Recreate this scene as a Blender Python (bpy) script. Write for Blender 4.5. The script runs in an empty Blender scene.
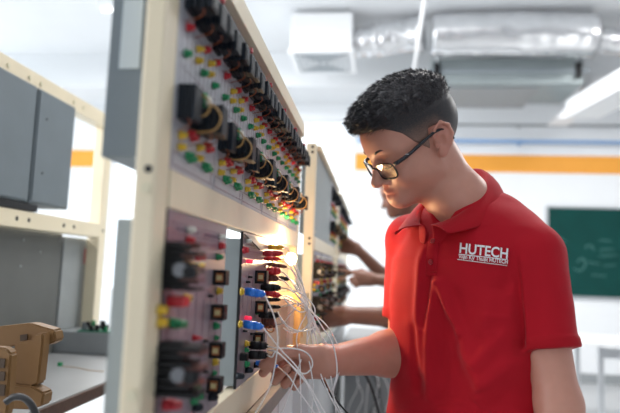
import bpy, bmesh, math, random
import numpy as np
from mathutils import Vector, Matrix, noise
random.seed(7)
PI = math.pi
SC = bpy.context.scene
COL = SC.collection

# ------------------------------------------------------------------ camera
ZC = 1.27
YAW, PITCH, ROLL = 0.1175, 0.1085, 0.036
cam_data = bpy.data.cameras.new('camera')
cam_data.sensor_width = 36.0
cam_data.lens = 580.0 / 620.0 * 36.0
cam_data.clip_start = 0.05
cam_data.dof.use_dof = True
cam_data.dof.focus_distance = 1.10
cam_data.dof.aperture_fstop = 2.5
cam = bpy.data.objects.new('camera', cam_data)
COL.objects.link(cam)
CAM_R = Matrix.Rotation(YAW, 3, 'Z') @ Matrix.Rotation(PI/2 + PITCH, 3, 'X') @ Matrix.Rotation(ROLL, 3, 'Z')
cam.matrix_world = Matrix.Translation((0, 0, ZC)) @ CAM_R.to_4x4()
SC.camera = cam

# ------------------------------------------------------------------ world, lights, exposure
w = bpy.data.worlds.new('daylight'); SC.world = w
w.use_nodes = True
bg = w.node_tree.nodes['Background']
bg.inputs['Color'].default_value = (0.90, 0.96, 1.0, 1)
bg.inputs['Strength'].default_value = 2.1
SC.view_settings.view_transform = 'Standard'
SC.view_settings.look = 'None'
SC.view_settings.gamma = 1.0
SC.view_settings.use_curve_mapping = False
SC.view_settings.exposure = 0.22

def area(name, loc, rot, sx, sy, power, color=(1, 1, 1)):
    l = bpy.data.lights.new(name, 'AREA'); l.shape = 'RECTANGLE'; l.size = sx; l.size_y = sy
    l.energy = power; l.color = color
    o = bpy.data.objects.new(name, l); o.location = loc; o.rotation_euler = rot
    COL.objects.link(o); return o
# ceiling lamps added out of view for extra room light
area('added_ceiling_light', (0.6, 3.0, 3.78), (0, 0, 0), 1.2, 0.2, 60, (1, .98, .95))
area('added_ceiling_light', (-1.9, 3.4, 3.78), (0, 0, 0), 1.2, 0.2, 60, (1, .98, .95))
area('added_ceiling_light', (3.0, 4.6, 3.76), (0, 0, 0), 1.2, 0.2, 75, (1, .99, .97))
area('added_ceiling_light', (-2.2, 5.3, 3.76), (0, 0, 0), 1.2, 0.2, 90, (1, .99, .97))
# unseen area light added inside the room to brighten things from the left
area('added_left_light', (-3.6, 1.0, 2.2), (0, -PI/2 + .12, 0), 2.2, 3.8, 230, (.97, .98, 1))

# ------------------------------------------------------------------ measuring helpers (pixel + real depth -> point in the room)
def ray(px, py):
    return CAM_R @ Vector(((px - 310) / 580.0, -(py - 206.5) / 580.0, -1.0))
def at_x(px, py, X):
    d = ray(px, py); t = X / d.x; return Vector((X, d.y * t, d.z * t + ZC))
def at_y(px, py, Y):
    d = ray(px, py); t = Y / d.y; return Vector((d.x * t, Y, d.z * t + ZC))

# ------------------------------------------------------------------ materials
def mat(name, color, rough=0.5, metal=0.0, emit=None, estr=0.0, noise_amt=0.0, nscale=20.0, bump=0.0, bscale=200.0,
        alpha=1.0, trans=0.0, sheen=0.0, sss=0.0, spec=None, coat=0.0):
    m = bpy.data.materials.new(name); m.use_nodes = True
    nt = m.node_tree; b = nt.nodes['Principled BSDF']
    c = tuple(color) + (1.0,)
    b.inputs['Base Color'].default_value = c
    b.inputs['Roughness'].default_value = rough
    b.inputs['Metallic'].default_value = metal
    if spec is not None: b.inputs['Specular IOR Level'].default_value = spec
    if trans: b.inputs['Transmission Weight'].default_value = trans
    if alpha < 1: b.inputs['Alpha'].default_value = alpha
    if coat: b.inputs['Coat Weight'].default_value = coat
    if sheen:
        b.inputs['Sheen Weight'].default_value = sheen; b.inputs['Sheen Roughness'].default_value = .4
    if sss:
        b.inputs['Subsurface Weight'].default_value = sss
        b.inputs['Subsurface Radius'].default_value = (1.0, .35, .2)
        b.inputs['Subsurface Scale'].default_value = .008
    if emit:
        b.inputs['Emission Color'].default_value = tuple(emit) + (1.0,)
        b.inputs['Emission Strength'].default_value = estr
    tc = nt.nodes.new('ShaderNodeTexCoord')
    n = nt.nodes.new('ShaderNodeTexNoise'); n.inputs['Scale'].default_value = nscale; n.inputs['Detail'].default_value = 5
    nt.links.new(tc.outputs['Object'], n.inputs['Vector'])
    mx = nt.nodes.new('ShaderNodeMix'); mx.data_type = 'RGBA'; mx.blend_type = 'MULTIPLY'
    mx.inputs['Factor'].default_value = max(noise_amt, .04)
    mx.inputs[6].default_value = c
    nt.links.new(n.outputs['Fac'], mx.inputs[7])
    nt.links.new(mx.outputs[2], b.inputs['Base Color'])
    if bump:
        n2 = nt.nodes.new('ShaderNodeTexNoise'); n2.inputs['Scale'].default_value = bscale; n2.inputs['Detail'].default_value = 3
        nt.links.new(tc.outputs['Object'], n2.inputs['Vector'])
        bp = nt.nodes.new('ShaderNodeBump'); bp.inputs['Strength'].default_value = bump; bp.inputs['Distance'].default_value = .002
        nt.links.new(n2.outputs['Fac'], bp.inputs['Height']); nt.links.new(bp.outputs['Normal'], b.inputs['Normal'])
    return m

M = dict(
    cream=mat('cream_painted_steel', (.82, .72, .53), .36, noise_amt=.12, nscale=14, bump=.08, bscale=90),
    hole=mat('bolt_black', (.01, .01, .012), .5),
    bolt=mat('painted_bolt', (.72, .66, .48), .4),
    grey=mat('blue_grey_painted_sheet', (.155, .19, .215), .5, noise_amt=.2, nscale=9, bump=.05),
    greyd=mat('grey_galvanised_panel', (.125, .13, .125), .55, noise_amt=.35, nscale=6, bump=.05),
    greyl=mat('pale_grey_painted_sheet', (.31, .33, .34), .5, noise_amt=.2),
    greym=mat('mid_grey_sheet', (.30, .34, .35), .5, noise_amt=.15, nscale=9),
    worn=mat('worn_grey_brown_laminate', (.21, .18, .16), .45, noise_amt=.35, nscale=30),
    label=mat('paper_label', (.46, .52, .55), .7),
    panel=mat('pale_aluminium_face_plate', (.50, .51, .56), .33, .15, noise_amt=.3, nscale=25),
    panel2=mat('mauve_grey_face_plate', (.29, .245, .285), .30, .1, noise_amt=.3, nscale=18),
    printk=mat('panel_print', (.16, .10, .15), .5),
    black=mat('black_plastic', (.012, .013, .016), .5, spec=.3, noise_amt=.3, nscale=60),
    blackb=mat('blue_black_plastic', (.010, .016, .026), .5, spec=.3, noise_amt=.3, nscale=60),
    red=mat('red_plastic', (.55, .015, .03), .35, coat=.3),
    yellow=mat('yellow_plastic', (.75, .50, .03), .35, coat=.3),
    green=mat('green_plastic', (.01, .28, .10), .35, coat=.3),
    blue=mat('blue_plastic', (.012, .20, .80), .35, coat=.3),
    pink=mat('red_signal_lens', (.8, .03, .1), .2, emit=(1, .03, .08), estr=.6),
    whitep=mat('white_plastic', (.75, .75, .68), .4),
    brown=mat('brown_plastic', (.13, .04, .03), .4),
    brass=mat('brass_metal', (.75, .55, .22), .3, .9), bobbin=mat('pale_bobbin', (.62, .52, .26), .4),
    copper=mat('copper_winding', (.45, .16, .06), .35, .6),
    coil=mat('grey_coil', (.20, .21, .23), .4, .3),
    wirew=mat('white_cable_jacket', (.86, .85, .86), .4),
    wirey=mat('tan_wire_insulation', (.46, .27, .09), .4),
    wireo=mat('orange_wire_insulation', (.30, .07, .02), .4),
    wireb=mat('black_cable_jacket', (.015, .015, .017), .45),
    wall=mat('white_wall_paint', (.82, .84, .86), .7, noise_amt=.06, nscale=3),
    wallb=mat('grey_wall_paint', (.50, .51, .53), .8),
    ceil=mat('white_ceiling_paint', (.78, .80, .82), .8, noise_amt=.06, nscale=2),
    floor=mat('pale_floor_tile', (.50, .51, .52), .35, noise_amt=.15, nscale=4),
    orange=mat('orange_wall_band', (.86, .36, .04), .6, noise_amt=.08, nscale=6),
    bluep=mat('blue_pipe_paint', (.20, .36, .62), .4),
    board=mat('green_chalkboard', (.004, .060, .053), .8, spec=.2, noise_amt=.35, nscale=5),
    chalk=mat('chalk_trace', (.10, .26, .24), .9),
    alu=mat('aluminium_trim', (.62, .64, .66), .3, .8),
    foil=mat('crinkled_foil', (.80, .81, .83), .26, .85, noise_amt=.25, nscale=8, bump=1.0, bscale=26),
    acgrey=mat('air_handler_sheet', (.33, .38, .39), .45, .3, noise_amt=.2, nscale=6),
    acwhite=mat('white_enamel', (.85, .86, .87), .4),
    grille=mat('grille_slots', (.30, .34, .37), .6),
    glow=mat('incandescent_bulb', (1, .85, .6), .3, emit=(1, .66, .32), estr=90),
    ledtube=mat('added_lamp_diffuser', (1, 1, 1), .4, emit=(1, 1, 1), estr=2.5),
    kraft=mat('tan_moulded_board', (.20, .10, .030), .6, noise_amt=.2, nscale=18, bump=.1),
    kraftd=mat('dark_recess', (.06, .035, .02), .7),
    tabletop=mat('pale_grey_laminate', (.32, .325, .33), .35, noise_amt=.15, nscale=12),
    edge=mat('worn_brown_edge', (.10, .045, .025), .7, noise_amt=.7, nscale=60, bump=.5),
    pcb=mat('green_circuit_board', (.01, .16, .09), .4),
    glass=mat('clear_glass', (.95, .97, 1), .02, trans=1.0),
    frame=mat('white_window_frame', (.80, .82, .84), .4),
    lamplit_box=mat('lamplit_cream_enamel', (.60, .38, .15), .4, noise_amt=.08),  # cream box side with the lamps' warm gold light put into its colour
    pinkbox=mat('beige_enamel', (.42, .32, .26), .35, noise_amt=.08),
    drawer=mat('white_drawer_laminate', (.55, .56, .58), .4, noise_amt=.1),
    jeans=mat('dark_denim', (.025, .045, .10), .8, noise_amt=.4, nscale=90, bump=.3, bscale=500),
    shoe=mat('black_shoe_leather', (.02, .02, .022), .5),
    sole=mat('white_rubber_sole', (.6, .6, .58), .6),
    darkshirt=mat('dark_blue_shirt_cloth', (.03, .04, .07), .8),
    greyshirt=mat('grey_shirt_cloth', (.30, .32, .35), .8),
)

# ------------------------------------------------------------------ mesh helpers
class MB:
    """collects shapes into one mesh; several material slots allowed"""
    def __init__(s): s.bm = bmesh.new(); s.mats = []
    def _mi(s, m):
        if m is None: return 0
        if m not in s.mats: s.mats.append(m)
        return s.mats.index(m)
    def _fin(s, verts, mtx, m, smooth=False):
        if mtx is not None: bmesh.ops.transform(s.bm, matrix=mtx, verts=verts)
        mi = s._mi(m)
        fs = set()
        for v in verts:
            for f in v.link_faces: fs.add(f)
        for f in fs: f.material_index = mi; f.smooth = smooth
        return list(fs)
    def box(s, lo, hi, m=None, bev=0.0, rot=None):
        lo = Vector(lo); hi = Vector(hi); c = (lo + hi) / 2; d = hi - lo
        r = bmesh.ops.create_cube(s.bm, size=1.0)
        mt = Matrix.Translation(c) @ (rot.to_4x4() if rot is not None else Matrix.Identity(4)) @ Matrix.Diagonal((abs(d.x), abs(d.y), abs(d.z), 1))
        vs = r['verts']; s._fin(vs, mt, m)
        if bev:
            es = list({e for v in vs for e in v.link_edges})
            rr = bmesh.ops.bevel(s.bm, geom=es, offset=bev, segments=2, affect='EDGES', profile=.6)
            mi = s._mi(m)
            for f in rr['faces']: f.material_index = mi
        return s
    def cyl(s, a, b, r0, r1=None, m=None, seg=12, caps=True):
        a = Vector(a); b = Vector(b); r1 = r0 if r1 is None else r1
        d = b - a; L = d.length
        r = bmesh.ops.create_cone(s.bm, cap_ends=caps, segments=seg, radius1=r0, radius2=max(r1, 1e-5), depth=L)
        q = Vector((0, 0, 1)).rotation_difference(d.normalized())
        fs = s._fin(r['verts'], Matrix.Translation((a + b) / 2) @ q.to_matrix().to_4x4(), m)
        for f in fs: f.smooth = len(f.verts) == 4
        return s
    def ball(s, c, r, m=None, seg=12, scale=(1, 1, 1)):
        rr = bmesh.ops.create_uvsphere(s.bm, u_segments=seg, v_segments=max(6, seg // 2), radius=r)
        s._fin(rr['verts'], Matrix.Translation(c) @ Matrix.Diagonal((*scale, 1)), m, True); return s
    def tube(s, pts, r, m=None, seg=6, closed=False, sub=6):
        P = catmull([Vector(p) for p in pts], sub, closed) if sub > 1 and len(pts) > 2 else [Vector(p) for p in pts]
        n = len(P); rings = []
        up = None
        for i, p in enumerate(P):
            t = (P[(i + 1) % n] - P[i - 1]) if closed else (P[min(i + 1, n - 1)] - P[max(i - 1, 0)])
            if t.length < 1e-9: t = Vector((0, 0, 1))
            t.normalize()
            if up is None: up = t.orthogonal().normalized()
            else:
                up = up - t * up.dot(t)
                up = t.orthogonal().normalized() if up.length < 1e-6 else up.normalized()
            sd = t.cross(up)
            rad = r[min(len(r) - 1, int(i / max(1, n - 1) * (len(r) - 1) + .5))] if isinstance(r, (list, tuple)) else r
            rings.append([s.bm.verts.new(p + (up * math.cos(2 * PI * k / seg) + sd * math.sin(2 * PI * k / seg)) * rad) for k in range(seg)])
        mi = s._mi(m)
        rng = n if closed else n - 1
        for i in range(rng):
            A = rings[i]; B = rings[(i + 1) % n]
            for k in range(seg):
                f = s.bm.faces.new((A[k], A[(k + 1) % seg], B[(k + 1) % seg], B[k])); f.material_index = mi; f.smooth = True
        if not closed:
            for R_, fl in ((rings[0], True), (rings[-1], False)):
                f = s.bm.faces.new(R_[::-1] if fl else R_); f.material_index = mi
        return s
    def prism(s, pts, vec, m=None, bev=0.0):
        """polygon pts extruded along vec"""
        vec = Vector(vec)
        a = [s.bm.verts.new(p) for p in pts]; b = [s.bm.verts.new(Vector(p) + vec) for p in pts]
        mi = s._mi(m); n = len(pts); fs = [s.bm.faces.new(a[::-1]), s.bm.faces.new(b)]
        for i in range(n): fs.append(s.bm.faces.new((a[i], a[(i + 1) % n], b[(i + 1) % n], b[i])))
        for f in fs: f.material_index = mi
        bmesh.ops.recalc_face_normals(s.bm, faces=fs)
        return s
    def build(s, name, m=None, parent=None, loc=None):
        me = bpy.data.meshes.new(name)
        if m is not None and not s.mats: s.mats = [m]
        elif m is not None and None in s.mats: s.mats = [m if x is None else x for x in s.mats]
        s.bm.to_mesh(me); s.bm.free()
        for x in s.mats: me.materials.append(x)
        o = bpy.data.objects.new(name, me); COL.objects.link(o)
        if parent is not None: o.parent = parent
        if loc is not None: o.location = loc
        return o

def catmull(P, sub, closed=False):
    n = len(P); out = []
    rng = n if closed else n - 1
    for i in range(rng):
        if closed: p0, p1, p2, p3 = P[i - 1], P[i], P[(i + 1) % n], P[(i + 2) % n]
        else: p0, p1, p2, p3 = P[max(i - 1, 0)], P[i], P[i + 1], P[min(i + 2, n - 1)]
        for k in range(sub):
            t = k / sub
            out.append(.5 * ((2 * p1) + (p2 - p0) * t + (2 * p0 - 5 * p1 + 4 * p2 - p3) * t * t + (3 * p1 - p0 - 3 * p2 + p3) * t ** 3))
    if not closed: out.append(P[-1].copy())
    return out

def tag(o, label=None, cat=None, group=None, kind=None):
    if label: o['label'] = label
    if cat: o['category'] = cat
    if group: o['group'] = group
    if kind: o['kind'] = kind
    return o
def empty(name, loc, label, cat, group=None):
    o = bpy.data.objects.new(name, None); COL.objects.link(o); o.location = loc
    o.empty_display_size = .05
    return tag(o, label, cat, group)
def children(o): return [c for c in COL.objects if c.parent == o]
def copy_tree(o, parent=None):
    c = o.copy(); COL.objects.link(c); c.parent = parent
    for ch in children(o): copy_tree(ch, c)
    return c
# ================================================================== the room
def struct(name, mb, m, parent=None):
    o = mb.build(name, m, parent)
    if parent is None: o['kind'] = 'structure'
    return o
WY = 7.7      # far wall
struct('floor', MB().box((-6, -3, -.1), (5, WY + .2, 0)), M['floor'])
CZ = 3.95
struct('ceiling', MB().box((-6, -3, CZ), (5, WY + .2, CZ + .1)), M['ceil'])
# far wall with a wide window opening on the left
wx0, wx1, wz0, wz1 = -3.75, -.34, .9, 3.3
fw = MB()
fw.box((-6, WY, 0), (wx0, WY + .2, CZ)).box((wx1, WY, 0), (5, WY + .2, CZ))
fw.box((wx0, WY, 0), (wx1, WY + .2, wz0)).box((wx0, WY, wz1), (wx1, WY + .2, CZ))
struct('wall_far', fw, M['wall'])
struct('wall_right', MB().box((5, -3, 0), (5.2, WY + .2, CZ)), M['wallb'])
struct('wall_back', MB().box((-6, -3.2, 0), (5.2, -3, CZ)), M['wallb'])
win = MB()
for x in np.linspace(wx0, wx1, 5): win.box((x - .02, WY + .03, wz0), (x + .02, WY + .09, wz1))
for z in (wz0, 2.55, wz1): win.box((wx0, WY + .035, z - .02), (wx1, WY + .085, z + .02))
struct('wall_left', MB().box((-6.2, -3, 0), (-6, -.4, CZ)), M['wall'])
wo = struct('window_1', win, M['frame'])
struct('pane', MB().box((wx0, WY + .055, wz0), (wx1, WY + .06, wz1)), M['glass'], wo)
# orange painted band (interrupted by the window) and skirting
ob = MB().box((wx1 + .02, WY - .008, 2.62), (5, WY, 2.85)).box((-6, WY - .008, 2.60), (wx0 - .02, WY, 2.85))
struct('trim_1', ob, M['orange'])
struct('baseboard_far', MB().box((-6, WY - .015, 0), (wx0, WY, .12)).box((wx0, WY - .015, 0), (5, WY, .12)), M['greyl'])
# downstand beam and soffit on the ceiling
struct('trim_2', MB().box((-6, 6.9, 3.52), (5, WY, CZ)), M['ceil'])
struct('trim_3', MB().box((-6, 3.9, 3.72), (-1.75, 4.25, CZ)), M['ceil'])

# blue service pipe with its conduit along the far wall
pz = at_y(470, 141, WY - .12).z
p = MB().tube([(-.3, WY - .12, pz), (5, WY - .12, pz)], .025, sub=1, seg=10)
for x in (.4, 1.8, 3.2, 4.6): p.box((x - .015, WY - .12, pz - .03), (x + .015, WY, pz + .03))
tag(p.build('service_pipe', M['bluep']), 'thin blue pipe running along the white far wall above the orange band', 'pipe')
p = MB().tube([(-.3, WY - .1, pz + .22), (5, WY - .1, pz + .22)], .018, sub=1, seg=8)
for x in (.4, 1.8, 3.2, 4.6): p.box((x - .012, WY - .1, pz + .20), (x + .012, WY, pz + .24))
tag(p.build('cable_conduit', M['greyl']), 'pale grey conduit along the far wall just above the blue pipe', 'conduit')

# blackboard
a = at_y(548, 207, WY - .03)
bx0 = a.x
t = empty('chalkboard', (3.2, WY, 1.03), 'large dark green chalkboard on the white far wall behind the man\'s shoulder', 'chalkboard')
def sub(o): o.location = o.location - o.parent.location; return o
sub(MB().box((bx0, WY - .03, 1.06), (4.7, WY - .004, 2.17)).build('writing_surface', M['board'], t))
fr = MB()
fr.box((bx0 - .025, WY - .04, 2.17), (4.725, WY - .002, 2.195)).box((bx0 - .025, WY - .04, 1.035), (4.725, WY - .002, 1.06))
fr.box((bx0 - .025, WY - .04, 1.06), (bx0, WY - .002, 2.17)).box((4.7, WY - .04, 1.06), (4.725, WY - .002, 2.17))
sub(fr.build('board_frame', M['alu'], t))
ch = MB()
def rp(px, py): return at_y(px, py, WY - .033)
for pts in ([(577, 262), (583, 258), (585, 266), (579, 271), (574, 268)], [(585, 248), (590, 245), (594, 250)], [(560, 238), (566, 242)],
            [(600, 250), (614, 249)], [(600, 256), (617, 255)], [(588, 262), (600, 264)], [(604, 266), (616, 265)], [(592, 275), (606, 276)], [(600, 240), (612, 241)]):
    ch.tube([rp(*q) for q in pts], .006, seg=4, sub=3)
sub(ch.build('chalk_marks', M['chalk'], t))

# lab table by the far wall at the right
tb = empty('lab_table', (2.9, 6.3, 0), 'white topped table on steel legs standing under the green chalkboard', 'table')
TY0, TY1 = 5.2, 5.9
q = at_y(602, 340, TY0)
sub(MB().box((q.x - .17, TY0 - .05, .72), (q.x + 1.6, TY1, .755), bev=.004).build('tabletop', M['acwhite'], tb))
for x in (q.x, q.x + 1.4):
    for y in (TY0 + .02, TY1 - .1):
        sub(MB().box((x - .02, y, 0), (x + .02, y + .04, .72)).build('leg', M['alu'], tb))
sub(MB().box((q.x, TY0 + .03, .62), (q.x + 1.4, TY0 + .05, .70)).build('apron', M['alu'], tb))

# ------------------------------------------------------------------ ceiling services
t = empty('ceiling_diffuser', (-.62, 5.95, CZ), 'white square air diffuser box with a louvred grille hanging from the ceiling', 'air diffuser')
c0, c1 = (-.93, 5.66), (-.30, 6.27)
sub(MB().box((c0[0], c0[1], 3.50), (c1[0], c1[1], CZ - .06), bev=.008).build('plenum_box', M['acwhite'], t))
for x in (c0[0] + .06, c1[0] - .06):
    sub(MB().cyl((x, 5.7, CZ - .07), (x, 5.7, CZ), .006).build('hanger_rod', M['alu'], t))
g = MB().box((c0[0] - .02, c0[1] - .02, 3.47), (c1[0] + .02, c1[1] + .02, 3.50))
sub(g.build('grille_flange', M['acwhite'], t))
g = MB()
for k in range(5):
    i = .04 + k * .052
    x0, x1, y0, y1 = c0[0] + i, c1[0] - i, c0[1] + i, c1[1] - i
    for lo, hi in (((x0, y0), (x1, y0 + .022)), ((x0, y1 - .022), (x1, y1)), ((x0, y0), (x0 + .022, y1)), ((x1 - .022, y0), (x1, y1))):
        g.box((lo[0], lo[1], 3.462), (hi[0], hi[1], 3.471))
sub(g.build('louvres', M['grille'], t))

# flexible foil duct from the diffuser towards the big duct
def duct(name, label, pts, rads, seg=28, wr=.012, sub_=14):
    P = catmull([Vector(p) for p in pts], sub_); n = len(P)
    mb = MB(); rings = []
    for i, p in enumerate(P):
        tt = (P[min(i + 1, n - 1)] - P[max(i - 1, 0)]).normalized()
        up = Vector((0, 0, 1)); sd = tt.cross(up).normalized(); up = sd.cross(tt)
        u = i / (n - 1) * (len(rads) - 1); k = min(int(u), len(rads) - 2); r = rads[k] + (rads[k + 1] - rads[k]) * (u - k)
        ring = []
        for j in range(seg):
            a_ = 2 * PI * j / seg
            rr = r + wr * (noise.noise(Vector((i * .55, math.cos(a_) * 2.2, math.sin(a_) * 2.2))) * 1.6 + .5 * math.sin(i * 2.1))
            ring.append(mb.bm.verts.new(p + (sd * math.cos(a_) + up * math.sin(a_)) * rr))
        rings.append(ring)
    for i in range(n - 1):
        for j in range(seg):
            f = mb.bm.faces.new((rings[i][j], rings[i][(j + 1) % seg], rings[i + 1][(j + 1) % seg], rings[i + 1][j])); f.smooth = True
    mb.bm.faces.new(rings[0][::-1]); mb.bm.faces.new(rings[-1])
    return tag(mb.build(name, M['foil']), label, 'duct')
DY = 5.9
duct('flexible_duct', 'narrow crinkled silver foil duct running from the diffuser box', [at_y(352, 44, DY), at_y(378, 40, DY), at_y(405, 36, DY), at_y(423, 33, DY - .05)], [.13, .17, .17, .18], wr=.018)
duct('insulated_duct', 'wide shiny foil wrapped duct hanging under the ceiling at the right', [at_y(432, 35, DY - .1), at_y(480, 34, DY - .1), at_y(545, 34, DY - .1), at_y(594, 36, DY - .1)], [.2, .215, .215, .21], wr=.010, sub_=10)
duct('branch_duct', 'smaller foil duct end continuing past the wide foil duct to the right edge', [at_y(598, 40, DY), at_y(622, 42, DY), at_y(660, 44, DY)], [.12, .13, .13])
# duct straps and rods
for px in (447, 520, 590):
    a = at_y(px, 34, DY - .1)
    tag(MB().cyl((a.x, a.y, a.z + .19), (a.x, a.y, CZ), .007).build('hanger_rod', M['alu']), {447: 'thin rod holding the near end of the wide foil duct', 520: 'thin rod holding the middle of the wide foil duct', 590: 'thin rod holding the right end of the wide foil duct'}[px], 'rod')
# slanting white pole in front of the ducts
a, b = at_y(426, -12, 4.6), at_y(414, 72, 4.9)
b2 = at_y(414, 72, 4.9)
mb = MB().tube([(a.x + .02, a.y, CZ), a, b], .017, sub=1, seg=10)
tag(mb.build('drop_pipe', M['acwhite']), 'white pipe dropping aslant from the ceiling in front of the foil ducts', 'pipe')

# air handling unit below the duct
t = empty('air_handler', (1.2, 5.9, 3.2), 'grey sheet metal air handling unit hanging below the wide foil duct', 'air conditioner')
AY = 6.2
a = at_y(432, 62, AY); b = at_y(592, 100, AY)
ztop = at_y(510, 58, AY).z; zmid = at_y(510, 72, AY).z; zbot = at_y(510, 84, AY).z
sub(MB().box((a.x, AY, zbot), (b.x - .08, AY + .75, ztop), bev=.01).build('casing', M['acgrey'], t))
sub(MB().box((a.x - .04, AY - .03, zmid - .01), (b.x - .02, AY + .0, zmid + .025)).build('mounting_rail', M['grille'], t))
sub(MB().box((a.x + .05, AY + .1, zbot - .02), (b.x - .5, AY + .85, zbot)).build('drip_tray', M['greyl'], t))
for x in (a.x + .05, b.x - .14):
    sub(MB().box((x - .03, AY - .05, zmid - .08), (x + .03, AY - .03, zmid + .09)).build('bracket', M['black'], t))
    sub(MB().cyl((x, AY - .01, zmid), (x, AY - .01, CZ), .008).build('hanger_rod', M['alu'], t))
# white boxed runs at the right
a = at_y(566, 118, 5.6); b = at_y(640, 78, 4.3)
mb = MB()
d = Vector((b.x - a.x, b.y - a.y, 0)).normalized(); n_ = Vector((0, 0, 1)); sd = d.cross(n_)
z0 = a.z
mb.prism([a, b, b + Vector((0, 0, .16)), a + Vector((0, 0, .16))], sd * -.3)
tag(mb.build('cable_trunking', M['acwhite']), 'white boxed trunking running overhead towards the right edge', 'trunking')
a = at_y(556, 118, 6.6); b = at_y(600, 78, 6.2)
mb = MB().prism([a, at_y(578, 118, 6.6), at_y(612, 92, 6.6), at_y(612, 76, 6.6), at_y(596, 76, 6.6)], (0, .35, 0))
tag(mb.build('boxed_riser', M['acwhite']), 'white sloping boxed riser beside the grey air handling unit', 'duct')
# unseen battens added as bodies for the extra ceiling lamps
for i, (x, y, z, lx, lab) in enumerate([(0.6, 3.0, 3.82, .62, 'added white fluorescent batten, out of view on the ceiling above the man'), (-1.9, 3.4, 3.82, .62, 'added white fluorescent batten, out of view on the ceiling above the left rack'),
    (3.0, 4.6, 3.80, .62, 'added white fluorescent batten, out of view on the ceiling in front of the green chalkboard'), (-2.2, 5.3, 3.80, .62, 'added white fluorescent batten, out of view on the ceiling in front of the window')]):
    t = empty('added_ceiling_light', (x, y, z + .1), lab, 'added ceiling light', 'added fluorescent battens on the ceiling')
    sub(MB().box((x - lx, y - .06, z), (x + lx, y + .06, z + .06), bev=.01).build('batten_body', M['acwhite'], t))
    sub(MB().cyl((x - lx + .03, y, z - .015), (x + lx - .03, y, z - .015), .013).build('tube', M['ledtube'], t))
    for xx in (x - lx + .1, x + lx - .1):
        sub(MB().cyl((xx, y, z + .06), (xx, y, CZ), .006).build('hanger_rod', M['alu'], t))
# ================================================================== equipment racks
PXN = -.22    # face plane of the near rack
ORD = ['nearest the camera', 'second', 'third', 'fourth', 'fifth', 'sixth']

def rack(label, X, Y0, Y1, ztop=1.672, wd=.022, low=1.02, holes=(1.364,), bolts=(1.345, 1.145)):
    """cream angle-steel rack standing on the bench, posts at both ends, three rails"""
    t = empty('equipment_rack', (X - .015, Y0, 1.0185), label, 'rack')
    for i, y in enumerate((Y0, Y1 - .038)):
        o = sub(MB().box((X - wd, y, 1.0185), (X, y + .038, ztop), bev=.003).build('post', M['cream'], t))
        for z in holes:
            MB().cyl((X - wd * .36, y - .0008, z), (X - wd * .36, y + .001, z), .0042, m=M['hole']).build('bolt_hole', M['hole'], o)
        for z in bolts:
            MB().cyl((X - wd * .4, y - .0025, z), (X - wd * .4, y + .001, z), .0055, m=M['bolt']).build('bolt', M['bolt'], o)
    for nm, z0, z1, ex in (('top_rail', 1.637, ztop, .012), ('middle_rail', 1.3295, 1.371, .002), ('bottom_rail', low, 1.075, .002)):
        sub(MB().box((X - .02, Y0 + .038, z0), (X + ex, Y1 - .038, z1), bev=.002).build(nm, M['cream'], t))
    return t

rack('cream steel rack in the foreground whose nearest post runs the full picture height', PXN, .5475, 1.615)
H2 = dict(ztop=1.652, wd=.030, holes=(1.64, 1.624, 1.363, 1.347), bolts=())
rack('cream steel rack behind the foreground rack with two bolt holes at its post top', -.190, 1.715, 2.73, **H2)
rack('farthest cream steel rack at the end of the row', -.190, 2.80, 3.85, **H2)

# ---- component builders: x out of the panel, y along the rack, z up
def jack(parent, p, kind, L=.009, r=.0047, dbl=False):
    mb = MB()
    offs = (0, .011) if dbl else (0,)
    for dy in offs:
        a = Vector(p) + Vector((0, dy, -dy * .18))
        mb.cyl(a, a + Vector((L * .45, 0, 0)), r * 1.08, m=M[kind], seg=14)
        mb.cyl(a + Vector((L * .4, 0, 0)), a + Vector((L, 0, 0)), r * .9, r * .72, m=M[kind], seg=14)
        mb.cyl(a + Vector((L, 0, 0)), a + Vector((L + .0003, 0, 0)), r * .38, m=M['hole'], seg=10)
    return mb.build(kind + '_jack', None, parent)
def fin_block(parent, p, size, n=4, name='contact_block', m='black', wires=1, gap=.3, slope=0.0):
    x, y, z = p; sx, sy, sz = size
    mb = MB(); mb.box((x, y + sy * .15, z + sz * .06), (x + sx * .97, y + sy * .85, z + sz * .92 - slope * sx), M[m])
    st = sx / n
    for k in range(n):
        mb.box((x + k * st, y, z + .0015 * (k % 2)), (x + k * st + st * (1 - gap), y + sy, z + sz - slope * (k + 1) * st), M[m], bev=.0008)
    for k in range(n):
        mb.cyl((x + (k + .35) * st, y + sy * .3, z + sz - slope * (k + 1) * st), (x + (k + .35) * st, y + sy * .3, z + sz + .0008 - slope * (k + 1) * st), .0012, m=M['black'], seg=8)
    o = mb.build(name, None, parent)
    for k in range(wires):
        xx = x + sx * (k + .6) / max(1, wires)
        tb = MB().tube([(xx, y + .002, z + .001), (xx + .004, y - .002, z - .006), (xx - .003, y - .001, z - .012), (0.0, y + .004, z - .014)], .0007, M[['wireo', 'wirey'][k % 2]], seg=5, sub=4)
        tb.build('short_wire', None, parent)
    return o
def transformer(parent, p, s=.021):
    x, y, z = p; mb = MB()
    mb.box((x, y, z), (x + s * .88, y + s * .8, z + s), M['black'], bev=.001)
    for (a, b, c, d) in ((0, .88, 0, .14), (0, .88, .86, 1), (0, .14, 0, 1), (.74, .88, 0, 1)):
        mb.box((x + a * s, y - .003, z + c * s), (x + b * s, y + .001, z + d * s), M['black'])
    o = mb.build('small_transformer', None, parent)
    c = MB().box((x + .2 * s, y - .002, z + .2 * s), (x + .68 * s, y + .0005, z + .8 * s), M['copper'])
    c.box((x + .27 * s, y - .004, z + .34 * s), (x + .61 * s, y - .001, z + .66 * s), M['bobbin'])
    c.build('winding', None, o)
    return o
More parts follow.
